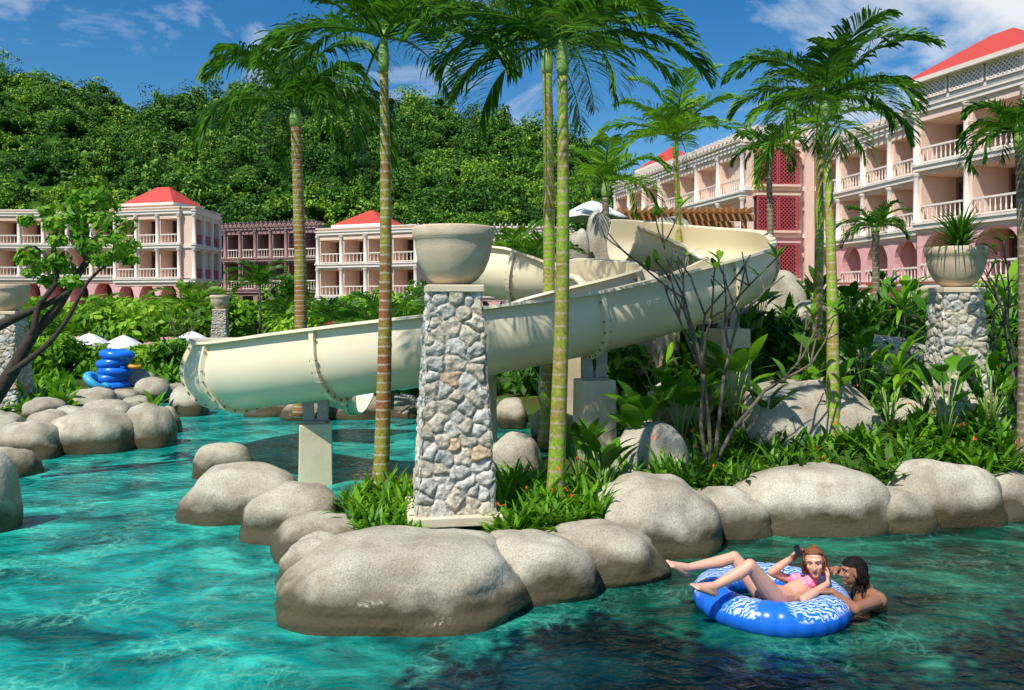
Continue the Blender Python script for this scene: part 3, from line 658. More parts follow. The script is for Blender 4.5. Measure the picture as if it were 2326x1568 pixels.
for i, (px, py, h, l, w, lab, m_) in enumerate([
 (1455, 1060, 1.0, .5, .34, 'broad round-leaved plant at the foot of the slide, in front of the pale rock', 'bright'),
 (1545, 1020, 1.1, .6, .34, 'large-leaved plant left of the bare frangipani stems', 'bright'),
 (1665, 1000, 1.2, .6, .32, 'large-leaved plant behind the frangipani stems', 'bright'),
 (1370, 1130, .6, .5, .17, 'dark paddle-leaved plant by the egg-shaped boulder', 'garden'),
 (1320, 1100, .65, .45, .14, 'paddle-leaved plant right of the green trunk', 'garden'),
 (1570, 935, 1.4, .55, .28, 'tall leafy plant under the slide curve', 'bright'),
 (1470, 920, 1.2, .5, .26, 'leafy plant beside the second slide support', 'bright'),
 (1800, 1010, .8, .45, .16, 'leafy plant in front of the big dome boulder', 'bed'),
 (2020, 1040, .7, .4, .14, 'leafy plant with narrow leaves left of the right pillar', 'bed'),
 (2250, 1040, .9, .5, .14, 'leafy plant right of the right pillar', 'bed'),
 (1720, 940, 1.3, .55, .26, 'tall leafy plant left of the big dome boulder', 'bright'),
 (2290, 940, 1.2, .6, .18, 'tall plant behind the right pillar', 'bright')]):
    p = G(px, py, .4); p.z = hland(p.x, p.y); broad(lab, p, 15, h, l, w, 60+i, m_)
r5 = random.Random(6)
for i, (px, py) in enumerate([(1640, 900), (1510, 880), (1790, 880), (1430, 890), (1860, 920), (1930, 930), (2060, 930), (2010, 870), (1610, 950), (1500, 970), (2120, 960), (1960, 990), (1880, 1020), (2150, 1050), (1740, 1030), (1590, 1010), (1690, 960), (1850, 980)]):
    p = G(px, py, .4); p.z = hland(p.x, p.y); broad('leafy green plant filling the slope between the right boulders and the slide', p, 12, r5.uniform(.7, 1.15), .5, r5.uniform(.15, .28), 90+i, ('bright', 'garden', 'bed')[i % 3], 'leafy plants on the right slope')
rosette('screw_pine', 'strap-leaved plant with long bright leaves left of the right pillar', 'plant', PZ(2040, 13, .9), 26, 1.05, .10, 1.4, 5, 'bright', .55)
rosette('screw_pine', 'strap-leaved plant high on the slope beside the far small bowl', 'plant', PZ(2050, 16, 1.9), 22, .95, .09, 1.2, 6, 'bright', .6)
rosette('screw_pine', 'dark strap-leaved plant in front of the rocks right of centre', 'plant', PZ(1935, 14, 1.), 24, 1.0, .07, 1.3, 7, 'garden', .5)
# ------------------------------------------------------------------ branching trees
def branch(mb, tips, p, d, l, r, depth, rng, spread=.38, gn=2):
    n = 4; pts = [p.copy()]
    for i in range(n):
        d = (d+V([rng.gauss(0, .08) for _ in range(3)])+V((0, 0, .05))).normalized(); p = p+d*l/n; pts.append(p.copy())
    mb.tube(pts, [r*(1-.25*i/n) for i in range(n+1)], 7)
    if depth == 0: tips.append((p, d)); return
    for k in range(gn if rng.random() < .8 else gn+1):
        q = (d+V([rng.gauss(0, spread) for _ in range(3)])).normalized()
        if q.z < .15: q.z = .25; q.normalize()
        branch(mb, tips, p, q, l*rng.uniform(.55, .8), r*.72, depth-1, rng, spread, gn)
def frangi(label, loc, stems, l, r, depth, seed, leaves=.35, group=None):
    rg = random.Random(seed); root = thing('frangipani_tree', label, 'tree', loc, 0, group); mb = MB(); tips = []; lf = MB()
    for d in stems: branch(mb, tips, V((0, 0, -.1)), V(d).normalized(), l, r, depth, rg)
    mb.build('branches', 'greybark', root, True)
    for p, d in tips:
        if rg.random() < leaves:
            for k in range(4): strap(lf, p, rg.uniform(0, 6.3), rg.uniform(.2, 1.2), .24, .08, .6, rg, 4)
    if lf.v: lf.build('leaves', 'bright', root)
p = G(1610, 1062, .45)
frangi('nearly leafless frangipani with forking grey stems in front of the slide curve', p, [(-.22, -.1, 1.1), (.04, -.1, 1.2), (.35, -.15, 1), (.65, -.1, .95)], 1.35, .030, 3, 3)
frangi('bare frangipani beside the right pillar at the picture edge', PZ(2300, 12.0, .5), [(-.3, 0, 1), (.1, .1, 1), (-.1, -.1, 1)], 1.35, .028, 3, 8, .15)
frangi('thin leafless shrub in front of the left hotel lawn', PZ(385, 27, .3), [(-.3, 0, 1), (.3, 0, 1), (0, .1, 1)], .9, .02, 3, 9, .2)
Yt = 11.5; root = thing('leaning_tree', 'dark crooked tree with bright leaves leaning in from the left edge', 'tree', P(-30, 930, Yt))
mb = MB()
def br(px, rs, Y=Yt): pp = catmull([P(a, b, Y+i*.08) for i, (a, b) in enumerate(px)], .15); mb.tube(pp, [rs[0]+(rs[1]-rs[0])*k/(len(pp)-1) for k in range(len(pp))], 9)
br([(-30, 930), (30, 840), (75, 760), (130, 700), (165, 640), (200, 590), (215, 545), (250, 500)], (.12, .025))
br([(20, 850), (100, 790), (150, 730), (200, 640), (245, 600), (290, 560)], (.05, .012))
br([(75, 762), (90, 690), (130, 640), (120, 570), (140, 500), (150, 460)], (.05, .012))
br([(-40, 760), (40, 720), (110, 690), (160, 660)], (.08, .03))
br([(120, 600), (80, 560), (50, 570)], (.02, .008)); br([(200, 590), (160, 545), (175, 480), (200, 440)], (.03, .008))
mb.build('trunk', 'bark', root, True, w=True)
rn = np.random.default_rng(4); cl = []; rd = []
for (px, py, r_) in [(200, 450, .18), (240, 470, .2), (270, 510, .2), (150, 470, .17), (215, 500, .2), (255, 545, .18), (290, 560, .17), (120, 510, .14), (180, 530, .14), (70, 575, .16), (130, 590, .16), (230, 590, .15), (160, 640, .12), (110, 640, .14), (180, 450, .14), (295, 590, .1), (225, 440, .14), (130, 545, .12), (95, 605, .14), (160, 500, .16), (190, 480, .18), (105, 480, .12), (60, 500, .10), (200, 560, .14), (265, 580, .14), (150, 610, .12), (70, 620, .1), (50, 590, .1)]:
    q = P(px, py, Yt+random.Random(px).uniform(-.4, .6))-root.location; cl.append(tuple(q)); rd.append((r_*1.3, r_*1.2, r_*.85))
quads_np('crown', cloud(cl, rd, 95, .062, rn, .2, .42), 'garden', root, np.repeat(.45+.55*rn.random(len(cl)), 95))
def shrub(label, loc, w, h, seed, mat='garden', size=.14, per=90, k=9, group='garden shrubs', cat='shrub', name='garden_shrub'):
    r_ = np.random.default_rng(seed); root = thing(name, label, cat, loc, 0, group); cc = []; rr = []
    mb = MB(); mb.tube([(0, 0, -.2), (0, 0, h*.5)], [w*.05, w*.03], 6)
    for i in range(k):
        a = r_.random()*6.3; s = r_.random()**.5; x, y = math.cos(a)*s*w*.35, math.sin(a)*s*w*.35; z = h*(.35+.45*r_.random()); cc.append((x, y, z)); rr.append((w*.2, w*.2, h*.2))
        mb.tube([(0, 0, h*.2), (x*.7, y*.7, z)], [w*.02, w*.01], 5)
    mb.build('stem', 'bark', root, True)
    quads_np('crown', cloud(cc, rr, per, size, r_, .3, .5), mat, root, np.repeat(r_.random(k), per)); return root
sp = [(95, 24, 2.6, 1.7, 'bright', 'dense bright shrub behind the dark boulder on the left bank'), (160, 25, 2.4, 1.3, 'garden', 'green shrub left of the blue rings'), (385, 26, 1.7, 1.3, 'garden', 'green shrub right of the blue rings'), (340, 28, 1.4, 1.0, 'bright', 'low pale shrub behind the boulders by the rings')]
for i, (px, Y, w, h, m_, lab) in enumerate(sp): shrub(lab, PZ(px, Y, .3), w, h, 80+i, m_, .11, 150, group=None)
rs_ = random.Random(12)
for i in range(34):
    px = 20+i*27+rs_.uniform(-10, 10); Y = rs_.uniform(34, 58); h = rs_.uniform(2.2, 4.6)
    if px < 480 and h > 3.1: h = 3.1
    shrub('bushy green garden shrub in the planting before the left hotel wings', PZ(px, Y, .2), rs_.uniform(2.4, 4.2), h, 100+i, ('garden', 'bright', 'palmlight')[i % 3], .2, 90, group='shrubs before the left hotel wings')
for i, (px, Y, z, w, h) in enumerate([(1480, 19, 1.2, 1.6, 1.2), (1850, 22, 1.6, 2., 1.6), (1700, 17, 1.0, 1.4, 1.), (2260, 20, 1.6, 2.4, 2.), (2300, 16, 1., 1.6, 1.4), (1960, 17, 1.3, 1.5, .9), (1410, 16, .6, 1.5, 1.3), (1770, 22, 2., 1.8, 1.5), (1240, 20, .4, 2., 1.2), (1000, 21, .4, 2.2, 1.6), (800, 21.5, .4, 2., 1.4), (620, 23, .4, 2., 1.4), (500, 24, .3, 1.6, 1.), (1120, 22, .4, 2.2, 1.6), (900, 23, .4, 2.4, 1.7), (720, 24, .4, 2.2, 1.6)]):
    shrub('low green shrub in the planting on the rocks behind the slide', PZ(px, Y, z), w, h, 160+i, ('garden', 'bright')[i % 2], .12, 120, group='shrubs behind the slide')
# ------------------------------------------------------------------ hill and forest
rp = [(-900, 60), (-300, 130), (0, 185), (100, 205), (200, 245), (330, 275), (400, 245), (560, 240), (800, 245), (950, 260), (1050, 285), (1150, 315), (1250, 350), (1350, 395), (1450, 440), (1600, 530), (1800, 620), (2100, 690)]
def ridge(px):
    for (a, b), (c, d) in zip(rp, rp[1:]):
        if a <= px <= c: return b+(d-b)*(px-a)/(c-a)
    return rp[0][1] if px < rp[0][0] else 690
def hill(px, t):
    Yr = 260+ (40 if px < 300 else 0); Y = 105+(Yr-105)*t; zr = CH+(HY-ridge(px))/F*Yr
    X = (px-HX)/F*Y; f = t**.9 if t <= 1 else 1-(t-1)*1.2
    z = zr*max(0, f)+6*noise.noise(V((X*.03, Y*.03, 3)))*min(1, t*2)
    return V((X, Y, z-(.5 if t < .02 else 0)))
mb = MB(); pxs = list(range(-900, 2101, 40)); ts = [i/24 for i in range(0, 33)]
for t in ts:
    for px in pxs: mb.v.append(tuple(hill(px, t)))
n = len(pxs)
for j in range(len(ts)-1):
    for i in range(n-1): mb.f.append((j*n+i, j*n+i+1, (j+1)*n+i+1, (j+1)*n+i))
tag(mb.build('hill', 'fog', None, True), kind='structure')
rn = np.random.default_rng(7); cc = []; rr = []; tt = []; szs = []; core = []
for i in range(2100):
    px = rn.uniform(-250, 1700); t = rn.random()**1.1*1.02; p = hill(px, t)
    s = (1.2+3.8*rn.random()**2.2)*(.75+.5*t)
    tv = min(1, max(0, .32+.9*noise.noise(V((p.x*.045, p.y*.045, 0)))+rn.normal()*.28+ (.25 if (px < 350 and t > .6) else 0)))
    kind = rn.random(); tall = 1.9 if kind < .12 else 1
    nq = 5 if s > 2.6 else 4
    for q in range(nq):
        cc.append((p.x+rn.normal()*s*.6/tall, p.y+rn.normal()*s*.45, p.z+s*tall*(.3+.75*rn.random())+ (s*.5 if q == 0 else 0))); k_ = .40+.38*rn.random(); rr.append((s*k_, s*k_, s*k_*.7)); tt.append(min(1, max(0, tv+rn.normal()*.10))); szs.append((.22+.16*t)*rn.uniform(.75, 1.35)); core.append(q % 2 == 1 and tall == 1)
cc = np.array(cc); rr = np.array(rr); per = 78
tag(quads_np('forest', cloud(cc, rr, per, np.array(szs), rn, .55, .6), 'forest', None, np.repeat(tt, per)), 'dense green forest covering the hillside behind the hotel', 'forest', kind='stuff')
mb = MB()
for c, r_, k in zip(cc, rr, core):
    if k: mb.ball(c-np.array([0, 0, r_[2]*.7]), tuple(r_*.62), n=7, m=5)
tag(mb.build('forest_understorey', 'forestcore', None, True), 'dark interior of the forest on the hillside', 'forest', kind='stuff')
protos = []
for k in range(3):
    r_ = np.random.default_rng(50+k); s = 4.2; c2 = []; 
    root = thing('forest_tree', 'tall forest tree standing out of the canopy on the hill behind the hotel', 'tree', (0, 0, 0), 0, 'tall trees standing out of the hillside forest')
    mb = MB(); mb.tube([(0, 0, -2), (.2, 0, 4), (0, 0, 8.5)], [.35, .28, .12], 7)
    for q in range(14):
        a = r_.random()*6.3; rad = r_.random()**.5*s*.7; z = 5+r_.random()*5.5; c2.append((math.cos(a)*rad*(1.15-z/14), math.sin(a)*rad*(1.15-z/14), z)); mb.tube([(0, 0, z*.7), c2[-1]], [.12, .04], 5)
    mb.build('trunk', 'greybark', root, True)
    quads_np('crown', cloud(c2, [(1.5, 1.5, 1.15)]*14, 150, .30, r_, .4, .6), 'forest', root, np.repeat(.2+r_.random(14)*.7, 150)); protos.append(root)
for i in range(40):
    px = rn.uniform(-60, 1300); t = rn.choice([.03, .1, .2, .35, .5, .75, .97, 1.0]); p = hill(px, t)
    o = protos[i] if i < 3 else copy_tree(protos[i % 3]); o.location = p-V((0, 0, 3.)); o.rotation_euler.z = rn.random()*6; s = .65+.4*rn.random(); o.scale = (s, s, s*1.05)
# ------------------------------------------------------------------ buildings
def balustrade(w, h=.95, dense=.28):
    mb = MB(); mb.box(0, w, -.07, .07, h-.1, h); mb.box(0, w, -.06, .06, .06, .14)
    n = max(2, int(w/dense))
    for i in range(n):
        x = (i+.5)*w/n; mb.lathe([(.03, .14), (.055, .3), (.03, .5), (.03, .7), (.05, h-.1)], 5, (x, 0, 0))
    return mb
def bars(w, h=.95):
    mb = MB(); mb.box(0, w, -.04, .04, h-.07, h); mb.box(0, w, -.03, .03, .08, .13)
    n = max(2, int(w/.16))
    for i in range(n+1): x = i*w/n; mb.box(x-.015, x+.015, -.015, .015, .13, h-.07)
    return mb
def winmesh(w, h):
    g = MB(); g.box(.08, w-.08, .04, .06, .05, h-.08); f = MB()
    f.box(0, w, 0, .1, h-.08, h)
    for i in range(3): x = .04+i*(w-.08)/2; f.box(x-.04, x+.04, 0, .1, 0, h-.08)
    f.box(.08, w-.08, .01, .09, h*.72, h*.72+.06); return f, g
def wing(label, A, B, z0, nfl, fh, nb, depth, wall='cream', gwall='pink', archk=0, pergola=True, roof=None, rail='white', group='hotel buildings', colr='white', dense=.28, name='hotel_wing', toph=1., rec=2.6):
    A = V((A[0], A[1], 0)); B = V((B[0], B[1], 0)); d = B-A; W_ = d.length; rz = math.atan2(d.y, d.x)
    root = thing(name, label, 'building', (A.x, A.y, z0), rz, group); H = nfl*fh; bw = W_/nb
    up = MB(); lo = MB(); tr = MB(); ak = max(archk, 0); zs_ = (ak+1)*fh
    up.box(.01, W_-.01, rec, depth, zs_, H+.02); lo.box(0, W_, rec+.01, depth+.01, -3.5, zs_)
    lo.box(.012, W_-.012, .04, rec+.05, -3.5, .03)
    m = MB(); m.box(.05, W_-.05, rec-.05, rec-.01, .04, H-.3); m.build('recess_shade_wall', 'shade', root)  # back wall of the balconies, coloured dark to stand in for their shade
    for k in range(1, nfl+1):
        z = k*fh; tr.box(-.12, W_+.12, -.16, rec+.02, z-.3, z-.04); tr.box(-.2, W_+.2, -.24, .25, z-.04, z+.07)
        if k < nfl: (lo if k <= ak else up).box(0, W_, .0, rec+.02, z-.62 if k == 1 else z-.5, z-.3)
    up.box(0, W_, -.02, rec+.03, H-.75, H-.3)
    if toph > 0: up.box(-.02, W_+.02, -.05, depth+.02, H+.07, H+.07+toph*.45); tr.box(-.14, W_+.14, -.18, depth+.1, H+.07+toph*.45, H+.18+toph*.45)
    for i in range(nb+1):
        x = i*bw; pw = .28
        xa, xb = max(0, x-pw), min(W_, x+pw)
        up.box(xa+.003, xb-.003, .06, rec+.05, zs_+.07, H-.3)
        lo.box(xa, xb, .03, rec+.052, -3.4, zs_-.3)
    up.build('wall', wall, root); tr.build('cornice', 'white' if wall == 'cream' else wall, root)
    if archk >= 0:
        zo = archk*fh
        for i in range(nb):
            x0, x1 = i*bw+.28, (i+1)*bw-.28; cx = (x0+x1)/2; hw = (x1-x0)/2; n = 12; zt = fh-.3
            for j in range(n):
                a0, a1 = PI-PI*j/n, PI-PI*(j+1)/n; xa, xb = cx+hw*math.cos(a0), cx+hw*math.cos(a1)
                za, zb = zo+1.3+(zt-1.45)*math.sin(a0), zo+1.3+(zt-1.45)*math.sin(a1)
                vs = [(xa, y, z) for y in (.05, .45) for z in (za, zo+zt)]+[(xb, y, z) for y in (.05, .45) for z in (zb, zo+zt)]
                lo.add(vs, [(0, 4, 5, 1), (2, 3, 7, 6), (0, 2, 6, 4)])
    lo.build('ground_floor_wall', gwall, root)
    bal = (bars if rail in ('lattice', 'brown', 'redwood') else balustrade)
    for k in range(0, nfl):
        for i in range(nb):
            x0 = i*bw+.3; w = bw-.6
            f, g = winmesh(w*.84, fh*.72)
            fo = f.build('window', 'doorwood', root); fo.location = (x0+w*.08, rec-.17, k*fh+.08)
            g.build('pane', 'glass', fo)
            if k > 0:
                rb = bal(w, .95, ) if bal is bars else bal(w, .95, dense)
                ro = rb.build('balcony_railing', rail, root); ro.location = (x0, .0, k*fh+.07)
    for k in range(ak+1, nfl):
        for i in range(nb+1):
            m = MB(); h = fh-.37-.07; m.lathe([(.24, 0), (.24, .12), (.17, .18), (.15, h-.3), (.19, h-.2), (.24, h-.12), (.24, h)], 10)
            o = m.build('column', colr, root, True); o.location = (i*bw, -.03, k*fh+.071)
    if pergola:
        m = MB(); zz = H+.2+toph*.45; n = int(W_/.55)
        for i in range(n): x = (i+.5)*W_/n; m.box(x-.06, x+.06, -.75, 1.6, zz+.15, zz+.33)
        m.box(-.1, W_+.1, -.35, -.22, zz, zz+.14); m.box(-.1, W_+.1, 1.1, 1.25, zz, zz+.14); m.build('roof_pergola', 'white' if wall == 'cream' else 'brown', root)
    if roof:
        xa, xb, ya, yb, zr, hr = roof; m = MB(); rw = (yb-ya)/2; e = min(rw, (xb-xa)/2)
        m.box(xa+.5, xb-.5, ya+.5, yb-.5, H, zr-.02); m.build('roof_turret', wall, root)
        m = MB(); m.add([(xa, ya, zr), (xb, ya, zr), (xb, yb, zr), (xa, yb, zr), (xa+e, (ya+yb)/2, zr+hr), (xb-e, (ya+yb)/2, zr+hr)], [(0, 1, 5, 4), (1, 2, 5), (2, 3, 4, 5), (3, 0, 4), (3, 2, 1, 0)])
        ro = m.build('roof', 'roof', root)
        m = MB(); m.box(xa-.05, xb+.05, ya-.05, yb+.05, zr-.25, zr-.01); m.build('eave', 'white', ro)
    return root
def at(px, Y): return ((px-HX)/F*Y, Y)
wing('cream hotel block at the left edge with two balcony storeys', at(-120, 80), at(262, 80), 2.3, 3, 3.2, 7, 12, pergola=False, dense=.35, toph=.4)
xe = at(438, 74)[0]
wing('cream hotel block with the red hipped roof standing forward at the left', at(262, 76), (xe-1.3, 74.1), 1.9, 3, 3.2, 3, 5.2, roof=(.2, 6.0, .6, 5.0, 10.5, 1.8), pergola=False, dense=.35, toph=.4, rec=1.8)
wing('side of the left hotel block turned toward the brown timber building', (xe, 74.3), (xe+.1, 80.5), 1.9, 3, 3.2, 3, 1.6, pergola=False, dense=.35, toph=.4, rail='lattice', rec=1.2)
wing('long brown timber building with open galleries behind the garden', at(478, 88), at(722, 84), .9, 3, 3.4, 7, 8, wall='brown', gwall='brown', archk=-1, pergola=True, rail='white', colr='brown', toph=0)
wing('small cream hotel block with red hipped roof in the middle distance', at(722, 74), at(945, 70), .4, 3, 3.0, 4, 10, roof=(1.2, 6.6, .5, 5.5, 9.7, 1.5), pergola=False, dense=.35, toph=.4)
wing('low cream block with roof pergola behind the front pillar bowl', at(945, 78), at(1300, 78), .6, 3, 3.1, 6, 8, pergola=True, toph=.3, dense=.35)
wing('right hotel wing receding behind the slide mouth', at(1398, 76), (15.6, 53.9), .7, 4, 3.2, 7, 10, archk=1, toph=.3, roof=(1.0, 6.0, 1.6, 6.6, 14.7, 1.9))
wing('right hotel wing between the lattice bay and the tall tower', (21.1, 55.2), (23.0, 44.9), .7, 4, 3.1, 4, 10, archk=1, toph=.3)
tw = wing('tall hotel tower with red roof at the right edge', (22.45, 44.2), (25.6, 35.0), .7, 4, 3.2, 3, 7, archk=1, toph=0, pergola=False, roof=(-.6, 7.0, -.7, 5.6, 14.25, 2.1))
m = MB(); m.box(0, 9.6, -.25, .3, 12.9, 13.1); m.build('attic_band', 'white', tw)
def lattice(w, h, s=.3, t=.05):
    m = MB(); n = int((w+h)/s)
    for i in range(n+1):
        a = i*s
        for fl in (0, 1):
            x0, z0, x1, z1 = a, 0, a-h, h
            if x0 > w: z0 = x0-w; x0 = w
            if x1 < 0: z1 = h+x1; x1 = 0
            if z0 >= z1 or abs(x0-x1) < .03: continue
            if fl: x0, x1 = w-x0, w-x1
            m.bar((x0, 0.01*fl, z0), (x1, .01*fl, z1), t, t)
    m.box(-.05, w+.05, -.04, .05, -.08, .0); m.box(-.05, w+.05, -.04, .05, h, h+.08); m.box(-.08, 0, -.04, .05, 0, h); m.box(w, w+.08, -.04, .05, 0, h)
    return m
for i in range(3): o = lattice(1.9, .72, .24, .06).build('lattice_panel', 'white', tw); o.location = (.3+i*2.2, -.32, 13.2)
A_, B_ = V((15.75, 53.85, 0)), V((21.0, 54.4, 0)); d = B_-A_
ef = thing('hotel_end_block', 'peach end wall of the right hotel wing with stacked red lattice bays', 'building', (A_.x, A_.y, .7), math.atan2(d.y, d.x), 'hotel buildings'); Wd = d.length
m = MB(); m.box(.02, Wd, 0, 9, 6.4, 13.1); m.build('wall', 'cream', ef); m = MB(); m.box(.01, Wd+.01, -.03, 9, -1.5, 6.4); m.build('ground_floor_wall', 'pink', ef)
for z in (3.3, 6.5, 9.7, 12.95): m = MB(); m.box(-.1, Wd+.1, -.2, .1, z, z+.28); m.build('cornice', 'white', ef)
m = MB(); m.box(0, Wd, -.02, 9.02, 13.23, 13.6); m.build('parapet', 'white', ef)
for z in (6.95, 10.05, 3.75):
    m = MB(); m.box(.5, 3.6, -.75, 0, z-.15, z); m.build('bay_floor', 'pink' if z < 5 else 'cream', ef); m = MB(); m.box(.5, 3.6, -.75, 0, z+2.35, z+2.5); m.build('bay_top', 'pink' if z < 5 else 'cream', ef)
    m = MB(); m.box(.6, 3.5, -.1, -.05, z+.01, z+2.34); m.build('window', 'glass', ef)
    for k in range(2): o = lattice(1.3, 2.1, .26, .045).build('lattice_panel', 'lattice', ef); o.location = (.62+k*1.5, -.7, z+.1)
m = MB(); m.box(-.2, Wd+.2, -.5, -.38, 13.7, 13.84)
for i in range(10): m.box(i*.56, i*.56+.12, -.8, 2, 13.85, 14.03)
m.build('roof_pergola', 'white', ef)
m = MB(); m.box(4.1, 4.75, -.3, .05, -1.5, 12.94); m.build('pilaster', 'cream', ef)
def timber_pergola(label, x0, x1, y, z0, z1):
    root = thing('timber_pergola', label, 'pergola', (x0, y, z0)); w = x1-x0; h = z1-z0
    for i in range(5):
        for yy in (0, 2.2):
            m = MB(); m.box(-.07, .07, -.07, .07, -.3, h-.2); o = m.build('post', 'wood', root); o.location = (i*w/4, yy, 0)
    m = MB()
    for yy in (-.08, 2.12): m.box(-.3, w+.3, yy, yy+.14, h-.2, h)
    n = int(w/.17)
    for i in range(n): x = -.25+i*(w+.5)/n; m.box(x, x+.06, -.6, 2.8, h+.003, h+.15)
    m.build('beams', 'wood', root)
timber_pergola('orange timber pergola roof above the top of the slide', PZ(1420, 24, 0).x, PZ(1690, 24, 0).x, 24, 3.2, 5.35)
def railing(label, a, b, h, mat='redwood'):
    a = V(a); b = V(b); root = thing('timber_railing', label, 'railing', a); d = b-a; n = max(2, int(d.length/1.2))
    for i in range(n+1):
        m = MB(); p = d*i/n; m.box(p.x-.05, p.x+.05, p.y-.05, p.y+.05, p.z-.4, p.z+h); m.build('post', mat, root)
    for k in (.25, .5, .75, 1.03): m = MB(); m.bar(d*0+V((0, 0, h*k)), d+V((0, 0, h*k)), .05, .09); m.build('rail', mat, root)
railing('red timber stair railing behind the slide at left centre', PZ(722, 24, 1.2), PZ(800, 24, 1.5), .75)
railing('red timber railing on the deck behind the slide', PZ(800, 24, 1.5), PZ(940, 24, 1.5), .75)
railing('red timber deck railing in front of the right arcade', PZ(1890, 30, 2.6), PZ(2260, 27, 2.6), .8)
m = MB(); a = PZ(1890, 30.3, 0); b = PZ(2290, 27.3, 0); m.bar(V((a.x, a.y, 2.4)), V((b.x, b.y, 2.4)), 2.5, .3); tag(m.build('timber_deck', 'redwood'), 'reddish timber deck under the railing by the right arcade', 'deck')
m = MB(); a = PZ(140, 40, 0); b = PZ(620, 38, 0); m.bar(V((a.x, a.y, .45)), V((b.x, b.y, .45)), .4, 1.0); m.bar(V((a.x, a.y, 1.0)), V((b.x, b.y, 1.0)), .55, .1); tag(m.build('garden_wall', 'pink'), 'low pink wall across the garden behind the blue rings', 'wall')
# ------------------------------------------------------------------ umbrellas
def umbrella(label, loc, r, h, rise):
    root = thing('parasol', label, 'umbrella', loc, .4, 'white umbrellas'); n = 8
    m = MB(); k = 6; vs = []
    for i in range(k+1):
        f = i/k
        for j in range(n*4):
            a = 2*PI*j/(n*4); s = 1-.07*f*abs(math.sin(a*n/2)); vs.append((r*f*s*math.cos(a), r*f*s*math.sin(a), h-rise*f**1.25-(.02*f*abs(math.sin(a*n/2)))))
    nn = n*4; m.add(vs, [(i*nn+j, i*nn+(j+1) % nn, (i+1)*nn+(j+1) % nn, (i+1)*nn+j) for i in range(k) for j in range(nn)])
    o = m.build('canopy', 'canvas', root, True); s = o.modifiers.new('s', 'SOLIDIFY'); s.thickness = .02
    m = MB(); m.tube([(0, 0, -.3), (0, 0, h+.08)], .03, 8); m.build('pole', 'wood', root, True)
    for j in range(n):
        m = MB(); a = 2*PI*j/n; m.bar((0, 0, h-.45), (r*.6*math.cos(a), r*.6*math.sin(a), h-rise*.55-.05), .02); m.build('rib', 'wood', root)
umbrella('open white umbrella left of the blue rings, leftmost of the garden umbrellas', PZ(203, 31, -.2), .85, 1.72, .45)
umbrella('open white umbrella above the stack of blue rings', PZ(280, 29, -.2), .8, 1.72, .45)
umbrella('open white umbrella right of the rings, before the garden wall', PZ(436, 32, -.15), .8, 1.72, .42)
umbrella('large white umbrella among the rocks at the top of the slide', PZ(1345, 23, 3.2), 1.05, 2.42, .52)
# ------------------------------------------------------------------ rings
def torus(mb, c, Rr, r, nr=48, ns=20, rot=None, scal=0, rz=1.):
    vs = []; 
    for i in range(nr):
        a = 2*PI*i/nr
        for j in range(ns):
            b = 2*PI*j/ns; q = r*(1+scal*abs(math.sin(a*14))*(1 if math.cos(b) > -.4 else .3)); p = V(((Rr+q*math.cos(b))*math.cos(a), (Rr+q*math.cos(b))*math.sin(a), q*rz*math.sin(b)))
            if rot: p = rot @ p
            vs.append(V(c)+p)
    mb.add(vs, [(i*ns+j, ((i+1) % nr)*ns+j, ((i+1) % nr)*ns+(j+1) % ns, i*ns+(j+1) % ns) for i in range(nr) for j in range(ns)])
for i, (px, py, lab, mt_, sx, tl) in enumerate([(266, 806, 'topmost blue swim ring of the stack', 'blue', 1, .1), (258, 824, 'second blue swim ring from the top of the stack', 'blue', 1, -.14), (262, 842, 'third blue swim ring from the top of the stack', 'blue', 1, .1), (250, 859, 'second lowest blue swim ring of the stack', 'blue', 1.05, -.1), (256, 876, 'lowest blue swim ring of the stack, on the ground', 'blue', 1.05, .03), (220, 868, 'light blue swim ring leaning at the left of the stack', 'cyan', .85, .7), (304, 832, 'small orange swim ring lying beside the blue stack', 'orange', .45, .2)]):
    m = MB(); Y = 22.3 if i != 5 else 21.7; torus(m, (0, 0, 0), .33*sx, .13*sx, 32, 12, Matrix.Rotation(tl, 3, 'Y')); o = m.build('swim_ring', mt_, None, True); o.location = P(px, py, Y); tag(o, lab, 'swim ring', 'stacked swim rings')
# ------------------------------------------------------------------ people
RC = PZ(1750, 6.86, .085)
m = MB(); torus(m, (0, 0, 0), .495, .155, 168, 24, None, .06, .88); ring = m.build('swim_ring', 'ring', None, True); ring.location = RC
tag(ring, 'large blue and white swim ring carrying the reclining woman', 'swim ring')
mv = MB(); mv.cap((.30, -.50, .10), (.31, -.52, .125), .012, .010); mv.build('air_valve', 'blue', ring, True)
def frame(f, u=V((0, 0, 1))):
    f = f.normalized(); r = f.cross(u).normalized(); u = r.cross(f); return Matrix((r, f, u)).transposed(), r, f, u
def hand(mb, w, d, nrm, side, curl=.5, sc=1.):
    d = V(d).normalized(); nrm = V(nrm); nrm = (nrm-d*nrm.dot(d)).normalized(); s = d.cross(nrm)*side
    for k, (o, l) in enumerate(((-.030, .066), (-.010, .078), (.011, .074), (.031, .058))):
        kn = w+(d*.085+s*o)*sc; mb.cap(w+s*o*.5*sc, kn, .016*sc, .0125*sc); q = kn; dd = d.copy(); a = 0
        for g in range(3):
            a += curl*(.6+.1*k); dd = d*math.cos(a)+nrm*math.sin(a); e = q+dd*l*sc*(.45, .32, .23)[g]; mb.cap(q, e, (.0095, .0085, .0078)[g]*sc, (.0085, .0078, .007)[g]*sc); q = e
    t0 = w+(d*.02-s*.022)*sc; t1 = t0+(d*.03-s*.028+nrm*.008)*sc; t2 = t1+(d*.03-s*.008+nrm*.014)*sc; mb.cap(t0, t1, .014*sc, .012*sc); mb.cap(t1, t2, .011*sc, .009*sc)
